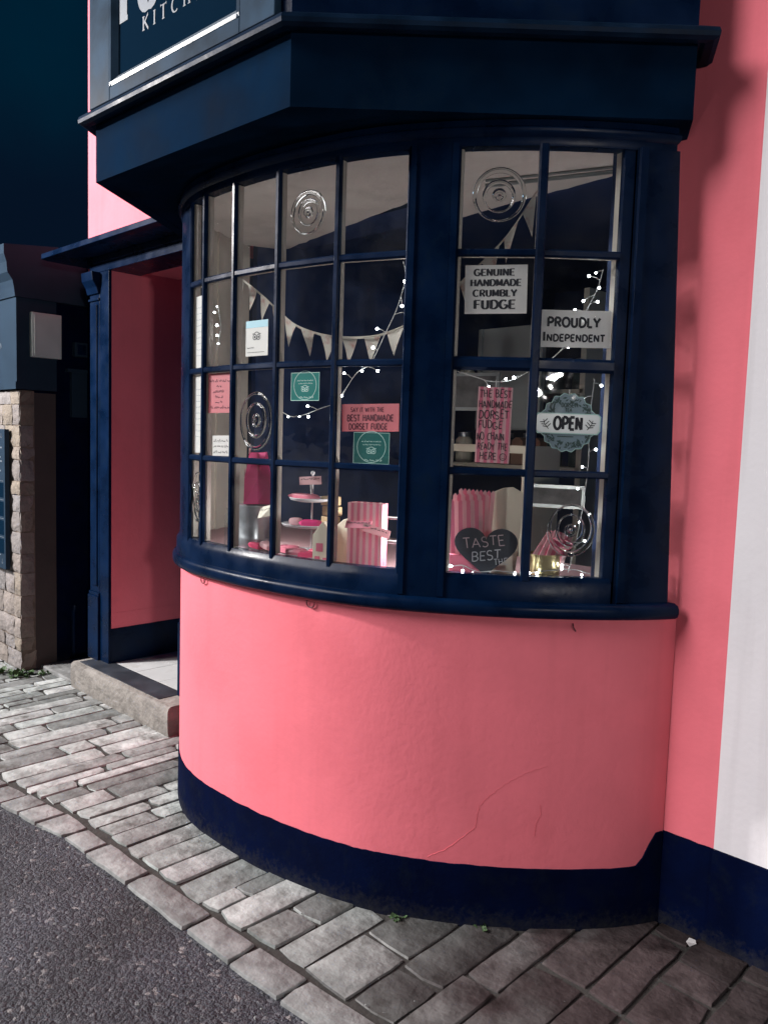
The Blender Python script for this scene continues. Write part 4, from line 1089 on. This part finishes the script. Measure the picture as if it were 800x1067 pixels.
bunting('steep floral triangle bunting behind the GENUINE HANDMADE sign', [(1.10, 2.27), (1.082, 2.252), (.987, 2.142), (.888, 2.065), (.825, 2.026), (.765, 1.985)], -.10, 4, .088, 2)

def lights(label, pts, dr, n, stalk, seed, wire='wire'):
    P = smooth_pts([bow(a, dr, z) for a, z in pts], 8); r = random.Random(seed)
    t = thing('string_light', label, 'fairy lights', P[0])
    mb = MB(); mb.tube(P, .0014, 5); bl = []
    for k in range(n):
        q = P[int((k + .5) / n * (len(P) - 1))]
        d = Vector((r.uniform(-1, 1), r.uniform(-1, .6), r.uniform(-.9, .5))).normalized() * stalk * r.uniform(.6, 1.2)
        mb.tube([q, q + d * .5 + Vector((0, 0, .003)), q + d], .0011, 4); bl.append(q + d)
    mb.build('cable', M['wire'], t)
    for b in bl:
        x = MB(); x.ball(b, r.uniform(.0032, .0048), 8); x.build('bulb', M['bulb'], t, smooth=True)
lights('fairy lights bunched at the left end, beside the white sticker', [(-.631, 1.984), (-.621, 1.959), (-.602, 1.905), (-.618, 1.865), (-.634, 1.821)], -.06, 5, .018, 1)
lights('fairy lights sagging level under the bright teal sticker', [(-.186, 1.596), (-.111, 1.577), (-.027, 1.585), (.074, 1.606), (.173, 1.622)], -.06, 5, .03, 2)
lights('fairy lights climbing steeply beside the broad window post', [(.173, 1.622), (.227, 1.677), (.28, 1.719), (.352, 1.748), (.419, 1.831), (.482, 1.918), (.516, 2.004), (.504, 2.056)], -.06, 11, .035, 3)
lights('fairy lights slanting behind the PROUDLY INDEPENDENT sign', [(1.315, 2.035), (1.30, 1.98), (1.272, 1.923), (1.232, 1.851), (1.168, 1.778), (1.09, 1.735)], -.06, 12, .034, 4)
lights('short drooping fairy lights strung above the striped sign', [(.774, 1.723), (.854, 1.706), (.92, 1.694), (.994, 1.698), (1.06, 1.724)], -.05, 4, .03, 5)
lights('fairy lights hanging straight down right of the OPEN sign', [(1.306, 1.711), (1.300, 1.639), (1.296, 1.552), (1.30, 1.465), (1.292, 1.348), (1.275, 1.229), (1.25, 1.12)], -.06, 12, .03, 6)
lights('fairy lights lying along the shelf before the chalkboard heart', [(.775, 1.125), (.824, 1.132), (.889, 1.115), (.969, 1.120), (1.067, 1.115), (1.139, 1.125), (1.244, 1.132), (1.30, 1.120)], -.03, 9, .018, 7)

# ================================================================== GOODS IN THE WINDOW
SH = 1.082
def lay_at(a, dr, z, turn=0.0, lean=0.0):
    """upright frame facing the street at bow angle a"""
    t = bow_t(a); n = bow_n(a)
    c, s = math.cos(turn), math.sin(turn)
    u = t * c + n * s
    nn_ = Vector((u.y, -u.x, 0))
    v = Vector((0, 0, 1)) * math.cos(lean) - nn_ * math.sin(lean)
    return Lay(bow(a, dr, z), u, v)
def striped_box(l, w_, h_, dep, n, mats, t, name, zig=0):
    """paper box / bag with printed stripes on front and sides"""
    mb = MB()
    def panel(A, B, k0, k):
        for i in range(k):
            a, b = A.lerp(B, i / k), A.lerp(B, (i + 1) / k)
            up = l.v * h_
            if zig:
                m1 = a.lerp(b, .5) + up + l.v * zig
                mb.face([a, b, b + up, m1, a + up], (i + k0) % 2)
            else: mb.face([a, b, b + up, a + up], (i + k0) % 2)
    fl, fr_, bl, br = l(-w_/2, 0, dep/2), l(w_/2, 0, dep/2), l(-w_/2, 0, -dep/2), l(w_/2, 0, -dep/2)
    panel(fl, fr_, 0, n); ns = max(2, int(n * dep / w_)); panel(fr_, br, 1, ns); panel(br, bl, 0, n); panel(bl, fl, 1, ns)
    mb.face([fl, fr_, br, bl], 0)
    if not zig: mb.face([p + l.v * (h_ - .003) for p in (fl, fr_, br, bl)], 0)
    return mb.build(name, mats, t, recalc=False)
# galvanised canister with magenta bag on it
l = lay_at(-.50, -.14, SH)
t = thing('metal_canister', 'wide grey metal canister under the magenta gift bag', 'canister', l.o)
mb = MB(); mb.lathe([(.062, 0), (.067, .004), (.067, .05), (.0685, .055), (.067, .06), (.067, .165), (.070, .171), (.070, .177), (.0, .179)], l.o, 28); mb.build('body', M['tin'], t, smooth=True)
l = lay_at(-.50, -.15, SH + .182, .65)
t = thing('gift_bag', 'boxy magenta gift bag with folded sides standing on grey canister', 'bag', l.o)
mb = MB()
q = [[l(-.062, 0, .048), l(.062, 0, .048), l(.062, 0, 0), l(.062, 0, -.048), l(-.062, 0, -.048), l(-.062, 0, 0)], [l(-.066, .09, .046), l(.066, .09, .046), l(.052, .09, 0), l(.066, .09, -.046), l(-.066, .09, -.046), l(-.052, .09, 0)], [l(-.068, .185, .030), l(.068, .185, .030), l(.044, .185, 0), l(.068, .188, -.030), l(-.068, .188, -.030), l(-.044, .185, 0)]]
mb.grid(q, closed_u=True); mb.face(q[0][::-1]); mb.build('body', M['magenta'], t, recalc=False)
mb = MB(); mb.tube([l(-.03, .180, .032), l(-.024, .205, .03), l(0, .214, .03), l(.024, .205, .03), l(.03, .180, .032)], .0022, 6); mb.build('handle', M['palepink'], t)
mb = MB(); card(Lay(l(0, .08, .0485), l.u, l.v), -.025, .025, 0, .045, .001, mb); mb.build('label_patch', M['palepink'], t)
# tiered stand
l = lay_at(-.128, -.16, SH)
st = thing('cake_stand', 'three-tier white cake stand in the middle of the display', 'cake stand', l.o)
mb = MB(); mb.tube([l.o + Vector((0, 0, .01)), l.o + Vector((0, 0, .30))], .0035, 8); mb.ball(l.o + Vector((0, 0, .305)), .008); mb.build('pole', M['platewhite'], st, smooth=True)
for hz, r in ((.012, .135), (.115, .105), (.205, .080)):
    mb = MB(); mb.lathe([(.004, hz), (r * .6, hz), (r * .94, hz + .006), (r, hz + .013), (r * .97, hz + .015), (r * .6, hz + .006), (.004, hz + .005)], l.o, 36); mb.build('plate', M['platewhite'], st, smooth=True)
def packet(name, label, cat, c, u, sx, sy, sz, m_, tilt, group, knots=True):
    """puffy wrapped packet"""
    u = Vector(u).normalized(); v = Vector((0, 0, 1)).cross(u); n = Vector((0, 0, 1)); c = Vector(c)
    mb = MB(); rows = []
    for i in range(7):
        s = -1 + 2 * i / 6; wd = (1 - abs(s) ** 4) ** .5 if abs(s) < 1 else 0.05
        ring = []
        for k in range(10):
            an = 2 * math.pi * k / 10; ca, sa = math.cos(an), math.sin(an)
            p = c + u * sx * s + v * sy * max(.12, wd) * math.copysign(abs(ca) ** .6, ca) + n * (sz + sz * max(.2, wd) * math.copysign(abs(sa) ** .6, sa) + tilt * s * sx)
            ring.append(p)
        rows.append(ring)
    mb.grid(rows, closed_u=True); mb.face(rows[0][::-1]); mb.face(rows[-1])
    return tag(mb.build(name, M[m_], None, smooth=True), label, cat, group)
gp = 'pink fudge packets in the window'
o0 = l.o
PK = [((-.055, -.055), .030, 'rose', 'rose fudge packet at the front left of the bottom cake-stand plate'), ((.02, -.085), .030, 'rose', 'rose fudge packet at the front of the bottom cake-stand plate'), ((.075, -.03), .030, 'hotpink', 'hot pink fudge packet on the right of the bottom cake-stand plate')]
for (dx, dy), hz, m_, lb_ in PK: packet('fudge_packet', lb_, 'packet', o0 + Vector((dx, dy, hz - .003)), (1, .4, 0), .042, .026, .012, m_, .0, gp)
for (dx, dy), m_, lb_ in (((-.045, -.035), 'palepink', 'pale pink wrapped packet on the middle cake-stand plate'), ((.038, -.035), 'magenta', 'magenta packet on the middle cake-stand plate')):
    packet('fudge_packet', lb_, 'packet', o0 + Vector((dx, dy, .121)), (1, .5, 0), .045 if m_ == 'magenta' else .025, .022, .013, m_, .0, gp)
packet('fudge_packet', 'long hot pink packet on the top cake-stand plate', 'packet', o0 + Vector((-.02, -.02, .211)), (1, .2, 0), .070, .022, .011, 'rose', 0, gp)
# fudge blocks
gf = 'fudge blocks stacked behind the cake stand'
fb = o0 + Vector((.075, .02, .0))
for k, (dx, dz, lb_) in enumerate(((.0, .128, 'lowest cream fudge block of the stack behind the cake stand'), (.004, .162, 'middle cream fudge block of the stack behind the cake stand'), (-.003, .196, 'topmost cream fudge block of the stack behind the cake stand'))):
    mb = MB(); mb.obox(Matrix.Translation(fb + Vector((dx - .028, -.02, dz))) @ Matrix.Rotation(.2 * k - .2, 4, 'Z') @ Matrix.Diagonal((.056, .045, .032, 1)))
    tag(mb.build('fudge_block', M['fudge'], None, bevel=.004), lb_, 'fudge', gf)
mb = MB(); mb.box(fb.x - .04, fb.x + .04, fb.y - .035, fb.y + .035, SH, fb.z + .1265); tag(mb.build('display_block', M['carton'], None, bevel=.002), 'plain cream block carrying the stacked fudge', 'display block')
# label cards on the stand
def tag_card(label, l, w_, h_, m_='palepink', lines=1, stand=0):
    t = thing('price_card', label, 'card', l.o)
    card(l, -w_/2, w_/2, -h_/2, h_/2).build('card', M[m_], t)
    ik = Ink(l)
    for i in range(lines): ik.scribble(-w_ * .42, w_ * .42, h_ * .12 - i * h_ * .4, h_ * .22, .0022, 0, 70 + i + int(w_ * 900))
    ik.build('printing', M['black'], t)
    if stand:
        mb = MB(); mb.tube([l(0, -h_/2, -.001), l(0, -h_/2 - stand, -.001)], .0012, 5); mb.build('pick', M['wire'], t)
tag_card('pale printed card on a pick above the cake stand', lay_at(-.095, -.13, 1.362).turned(0, 0, .08), .10, .028, 'palepink', 1, .055)
tag_card('blank-looking cream card leaning left of the cake stand', lay_at(-.335, -.10, 1.245, 0, .5).turned(0, 0, .25), .085, .045, 'carton', 1)
# little house-shaped carton
l = lay_at(.062, -.10, SH, -.35)
t = thing('fudge_carton', 'cream house-shaped carton with rose panels beside the striped box', 'carton', l.o)
mb = MB(); hp = [(-.032, 0), (.032, 0), (.032, .105), (0, .150), (-.032, .105)]
mb.prism(hp, lambda p: l(p[0], p[1], -.035), lambda p: l(p[0], p[1], .035)); mb.build('body', M['carton'], t, bevel=.002)
ik = Ink(l, .0356); ik.rect(-.020, .004, .05, .078); ik.rect(-.024, -.006, .012, .034); ik.rect(.004, .024, .008, .030); ik.build('panel', M['stripe'], t)
# cream bag and striped box
l = lay_at(.165, -.16, SH)
t = thing('paper_bag', 'plain cream paper bag just left of the striped box', 'bag', l.o)
mb = MB(); mb.prism([(-.055, 0), (.05, 0), (.045, .14), (.01, .165), (-.02, .155), (-.05, .13)], lambda p: l(p[0], p[1], -.025), lambda p: l(p[0], p[1], .025)); mb.build('body', M['carton'], t, bevel=.003)
l = lay_at(.335, -.095, SH, -.10)
t = thing('striped_box', 'tall pink and white striped fudge box beside the broad post', 'box', l.o)
striped_box(l, .118, .222, .055, 11, [M['palepink'], M['stripe']], t, 'body')
tag_card('pink card resting on a glass in front of the striped box', lay_at(.33, -.035, 1.238, 0, .6).turned(0, 0, .06), .09, .026, 'rose', 1)
tag_card('pale pink printed card sloping across the striped box', lay_at(.425, -.032, 1.222).turned(0, 0, -.22), .095, .026, 'palepink', 1)
# wire rack behind the striped box
t = thing('wire_rack', 'white wire shelf rack behind the striped box', 'rack', bow(.45, -.14, SH))
mb = MB()
for z in (.09, .17): mb.tube([bow(a, -.14, SH + z) for a in rng(.2, .56, 6)], .0022, 5); mb.tube([bow(a, -.20, SH + z) for a in rng(.2, .56, 6)], .0022, 5)
for a in (.22, .54): mb.tube([bow(a, -.14, SH), bow(a, -.14, SH + .18)], .0022, 5); mb.tube([bow(a, -.20, SH), bow(a, -.20, SH + .18)], .0022, 5)
mb.build('frame', M['wire'], t)
sp_ = [(-.44, 'pinkish packet lying by the foot of the grey canister', 'rose'), (-.36, 'pale pink packet lying left of the cake stand foot', 'palepink'), (-.27, 'rose packet heaped at the left foot of the cake stand', 'rose'), (-.19, 'pale pink packet under the front rim of the cake stand', 'palepink'), (-.06, 'pale pink packet under the right rim of the cake stand', 'palepink'), (.47, 'rose packet lying right of the striped box', 'rose'), (.79, 'pale pink packet at the left foot of the chalkboard heart', 'palepink'), (1.07, 'rose packet at the right foot of the chalkboard heart', 'rose')]
for a, dr_, dz_, lb_, m_ in ((-.41, -.10, .022, 'hot pink packet heaped behind, between canister and cake stand', 'hotpink'), (-.30, -.085, .030, 'pale packet topping the heap left of the cake stand', 'palepink'), (-.21, -.10, .024, 'rose packet heaped against the cake stand, second row', 'rose'), (-.02, -.075, .020, 'hot pink packet tucked between cake stand and house-shaped carton', 'hotpink'), (.12, -.06, .0, 'small pale packet at the foot of the house-shaped carton', 'palepink')):
    packet('fudge_packet', lb_, 'packet', bow(a, dr_, SH + dz_), bow_t(a) + bow_n(a) * random.uniform(-.5, .5), .036, .022, .012, m_, random.uniform(-.2, .2), gp)
for a, lb_, m_ in sp_: packet('fudge_packet', lb_, 'packet', bow(a, -.055, SH - .002), bow_t(a) + bow_n(a) * .3, .036, .022, .012, m_, 0, gp)
# glass of sweets at left end
l = lay_at(-.70, -.17, SH)
t = thing('glass_jar', 'clear glass jar of pale sweets at the left end of the display', 'jar', l.o)
mb = MB(); mb.lathe([(.001, .0), (.042, 0), (.046, .01), (.046, .12), (.036, .135), (.038, .15)], l.o, 24); mb.build('body', M['glass'], t, smooth=True, recalc=False)
mb = MB(); rr = random.Random(4)
for k in range(26):
    an, q = rr.uniform(0, 6.28), rr.uniform(0, .03); mb.ball(l.o + Vector((q * math.cos(an), q * math.sin(an), .014 + .085 * rr.random())), .011, 8)
mb.build('sweets', M['carton'], t, smooth=True)
# ---- right-hand sash goods
l = lay_at(.932, -.065, SH, 0, .12)
t = thing('chalkboard_heart', 'black heart chalkboard lettered TASTE THE BEST', 'chalkboard', l.o)
hp = []
for k in range(48):
    q = 2 * math.pi * k / 48; hp.append((.098 * math.sin(q) ** 3, .128 + .0055 * (13 * math.cos(q) - 5 * math.cos(2 * q) - 2 * math.cos(3 * q) - math.cos(4 * q)) - .030))
mb = MB(); mb.prism(hp, lambda p: l(p[0], p[1], -.006), lambda p: l(p[0], p[1], 0)); mb.build('board', M['slatebd'], t, bevel=.001)
ik = Ink(l, .0008); rr = Lay(l.o, l.u, l.v).turned(0, .108, .12); ik.l = rr
ik.text('TASTE', -.068, .058, .0, .030, .10, 'sans', 0, .08); ik.build('pink_lettering', M['chalkpink'], t)
ik = Ink(rr, .0008); ik.text('BEST', -.048, .042, -.042, .027, .12, 'sans', 0, .10); ik.text('THE', .020, .062, -.062, .018, .10, 'sans', 0, .08); ik.build('white_lettering', M['chalk'], t)
gb = 'pink striped paper bags fanned upright'
for k, (dx, hz, dd, tl, lb_) in enumerate(((-.016, .075, -.125, .06, 'front striped paper bag fanned above the chalkboard heart'), (.0, .092, -.145, .0, 'middle striped paper bag fanned above the chalkboard heart'), (.014, .105, -.165, -.05, 'rearmost striped paper bag fanned above the chalkboard heart'))):
    l = lay_at(.885, dd, SH + hz, 0, .05).turned(dx, 0, tl)
    t = thing('striped_paper_bag', lb_, 'paper bag', l.o, gb)
    striped_box(l, .115, .165, .010, 9, [M['palepink'], M['stripe']], t, 'body', .008)
mb = MB(); lq = lay_at(.885, -.145, SH, 0, 0); mb.prism([(-.07, 0), (.07, 0), (.065, .074), (-.065, .074)], lambda p: lq(p[0], p[1], -.05), lambda p: lq(p[0], p[1], .05))
tag(mb.build('bag_holder', M['stripe'], None, bevel=.003), 'rose card holder behind the chalkboard heart, under fanned bags', 'holder')
l = lay_at(1.03, -.20, SH, 0, .06).turned(0, 0, -.10)
t = thing('paper_bag', 'plain cream paper bag standing behind the fanned striped bags', 'bag', l.o)
mb = MB(); mb.prism([(-.075, 0), (.075, 0), (.07, .275), (.03, .292), (.0, .285), (-.04, .262), (-.07, .25)], lambda p: l(p[0], p[1], -.008), lambda p: l(p[0], p[1], .008)); mb.build('body', M['carton'], t, bevel=.002)
l = lay_at(1.185, -.10, SH)
t = thing('gold_tin', 'shiny round gold tin at the right end of the display', 'tin', l.o)
mb = MB(); mb.lathe([(.050, 0), (.053, .003), (.053, .08), (.055, .084), (.055, .090), (.048, .088), (.048, .02), (.001, .018)], l.o, 32); mb.build('body', M['gold'], t, smooth=True)
gt = 'striped bags standing in the gold tin'
for k, (dx, tl, lb_) in enumerate(((-.026, -.55, 'left striped bag sticking out of the gold tin'), (.0, -.42, 'middle striped bag sticking out of the gold tin'), (.026, -.30, 'right striped bag sticking out of the gold tin'))):
    lz = lay_at(1.185, -.11 + .010 * k, SH + .035, 0, .05).turned(dx * .8, 0, tl)
    t = thing('striped_paper_bag', lb_, 'paper bag', lz.o, gt)
    striped_box(lz, .060, .125, .006, 5, [M['palepink'], M['stripe']], t, 'body')
l = lay_at(1.235, -.075, SH + .118, 0, .1).turned(0, 0, -.3)
t = thing('heart_tag', 'red heart-shaped tag with white label above the gold tin', 'tag', l.o)
hp = [(.032 * math.sin(2 * math.pi * k / 36) ** 3, .0019 * (13 * math.cos(2 * math.pi * k / 36) - 5 * math.cos(4 * math.pi * k / 36) - 2 * math.cos(6 * math.pi * k / 36) - math.cos(8 * math.pi * k / 36))) for k in range(36)]
mb = MB(); mb.prism(hp, lambda p: l(p[0], p[1], -.003), lambda p: l(p[0], p[1], .003)); mb.build('heart', M['hotpink'], t, bevel=.001)
ik = Ink(l, .004); ik.rect(.008, .022, -.004, .012); ik.build('label_square', M['paper'], t)
gj = 'dim jars on the shelves at the back of the room'
for k in range(12):
    x = -3.0 + .155 * (k % 6); zz = 1.4005 if k < 6 else 1.8005
    if k < 4 and x < -2.3 : x -= .0
    j = thing('storage_jar', 'dim glass jar in the row on the shelves at the back of the room', 'jar', (x, 1.40, zz), gj)
    mb = MB(); mb.lathe([(.045, 0), (.05, .01), (.05, .13), (.035, .15)], (x, 1.40, zz), 16); mb.build('body', M['wreath'] if k % 3 else M['carton'], j, smooth=True)
    mb = MB(); mb.lathe([(.036, .15), (.038, .152), (.038, .175), (.001, .178)], (x, 1.40, zz), 16); mb.build('lid', M['tin'], j, smooth=True)
mb = MB(); mb.box(-2.50, -2.12, .85, .88, 1.58, 2.08); mb.box(-2.48, -2.47, .84, .851, 1.58, 2.08); mb.build('room_panel', M['metal'], shop)
# pictures in the room behind
for lb_, x, y, z, w_, h_ in (('grey framed picture hanging inside behind the striped sign', -2.25, .50, 1.742, .24, .17), ('pale framed notice inside behind the OPEN sign, near the lamp reflection', -1.86, .60, 1.29, .26, .10)):
    t = thing('picture_frame', lb_, 'picture', (x, y, z)); l = Lay((x, y, z), (.94, .34, 0), (0, 0, 1))
    mb = MB(); card(l, -w_/2, w_/2, -h_/2, h_/2, .015, mb); mb.build('frame', M['metal'], t)
    mb = MB(); card(Lay(l(0, 0, .002), l.u, l.v), -w_/2 + .015, w_/2 - .015, -h_/2 + .015, h_/2 - .015, .004, mb); mb.build('picture', M['picdark'], t)
rr = random.Random(9)
for k, lb_ in enumerate(('leftmost brown bag on the dim shelf inside the room', 'second brown bag on the dim shelf inside the room', 'third brown bag on the dim shelf inside the room')):
    x = -2.62 + .11 * k; mb = MB(); mb.prism([(-.04, 0), (.04, 0), (.038, .13), (.012, .15), (-.012, .15), (-.038, .13)], lambda p: (x + p[0], 1.24, 1.4005 + p[1]), lambda p: (x + p[0], 1.31, 1.4005 + p[1]))
    tag(mb.build('brown_bag', mat('kraft_paper', (.25, .13, .08), .7), None, bevel=.003), lb_, 'bag', 'brown bags on the inside shelf')

# ================================================================== STREET LAMPS
def point(parent, loc, e, c, r):
    ld = bpy.data.lights.new('lamp_light', 'POINT'); ld.energy = e; ld.color = c; ld.shadow_soft_size = r
    o = bpy.data.objects.new('lamp_light', ld); col.objects.link(o); o.parent = parent; o.location = Vector(loc) - root_of(parent).location
def street_lamp(loc, h, e, c, label, bulb=True):
    t = thing('street_lamp', label, 'street lamp', loc); x, y, z = loc
    mb = MB(); mb.lathe([(.11, 0), (.11, .12), (.07, .2), (.05, .6), (.04, h - .3), (.06, h - .28), (.03, h - .2), (.03, h - .12), (.10, h - .10)], (x, y, z), 16); mb.build('post', M['navy'], t, smooth=True)
    mb = MB()
    for k in range(4):
        an = math.pi / 4 + k * math.pi / 2
        mb.tube([(x + .10 * math.cos(an), y + .10 * math.sin(an), h - .10), (x + .17 * math.cos(an), y + .17 * math.sin(an), h + .26)], .008, 5)
    mb.lathe([(.26, h + .26), (.17, h + .34), (.05, h + .40), (.02, h + .46)], (x, y, z), 4); mb.build('lantern', M['navy'], t)
    mb = MB(); mb.ball((x, y, h + .08), .07, 12); mb.build('bulb', M['lampglow'], t, smooth=True)
    point(t, (x, y, h + .10), e, c, .12)
street_lamp((-6.2, -3.7, -.03), 3.5, 2700, (1.0, .95, .93), 'tall black street lamp across the road, left of the shop')
street_lamp((6.35, -5.09, -.03), 2.33, 820, (1.0, .95, .93), 'lower black street lamp far along the road, reflected in the right sash')
rl = thing('room_fill_lamp', 'added unseen fill lamp in the dim room behind the window', 'lamp', (-1.3, .45, 2.6))
mb = MB(); mb.lathe([(.01, 2.598), (.01, 2.54), (.06, 2.50), (.055, 2.498), (.001, 2.53)], (-1.3, .45, 0), 20); mb.build('shade', M['platewhite'], rl, smooth=True)
point(rl, (-1.3, .45, 2.48), 1.6, (.5, .75, 1.0), .04)  # added bluish fill that lifts the dark room to navy
def display_lamp(p, e, label):
    t = thing('display_lamp', label, 'lamp', p); o = t.location
    mb = MB(); mb.lathe([(.03, 0), (.03, .008), (.006, .012), (.006, .05), (.018, .06), (.001, .062)], o, 16); mb.build('base', M['platewhite'], t, smooth=True)
    mb = MB(); mb.ball(o + Vector((0, 0, .085)), .02, 12); mb.build('bulb', M['bulb'], t, smooth=True)
    point(t, o + Vector((0, 0, .13)), e, (1.0, .96, .93), .03)
display_lamp(bow(.66, -.16, SH), 9.0, 'added fill lamp on the display shelf, unseen behind the broad window post')  # added fill light for the bay ceiling and goods
display_lamp(bow(-.60, -.20, SH), 7.0, 'small glowing lamp on the display shelf beside the glass jar')
print('objects', len(bpy.data.objects))
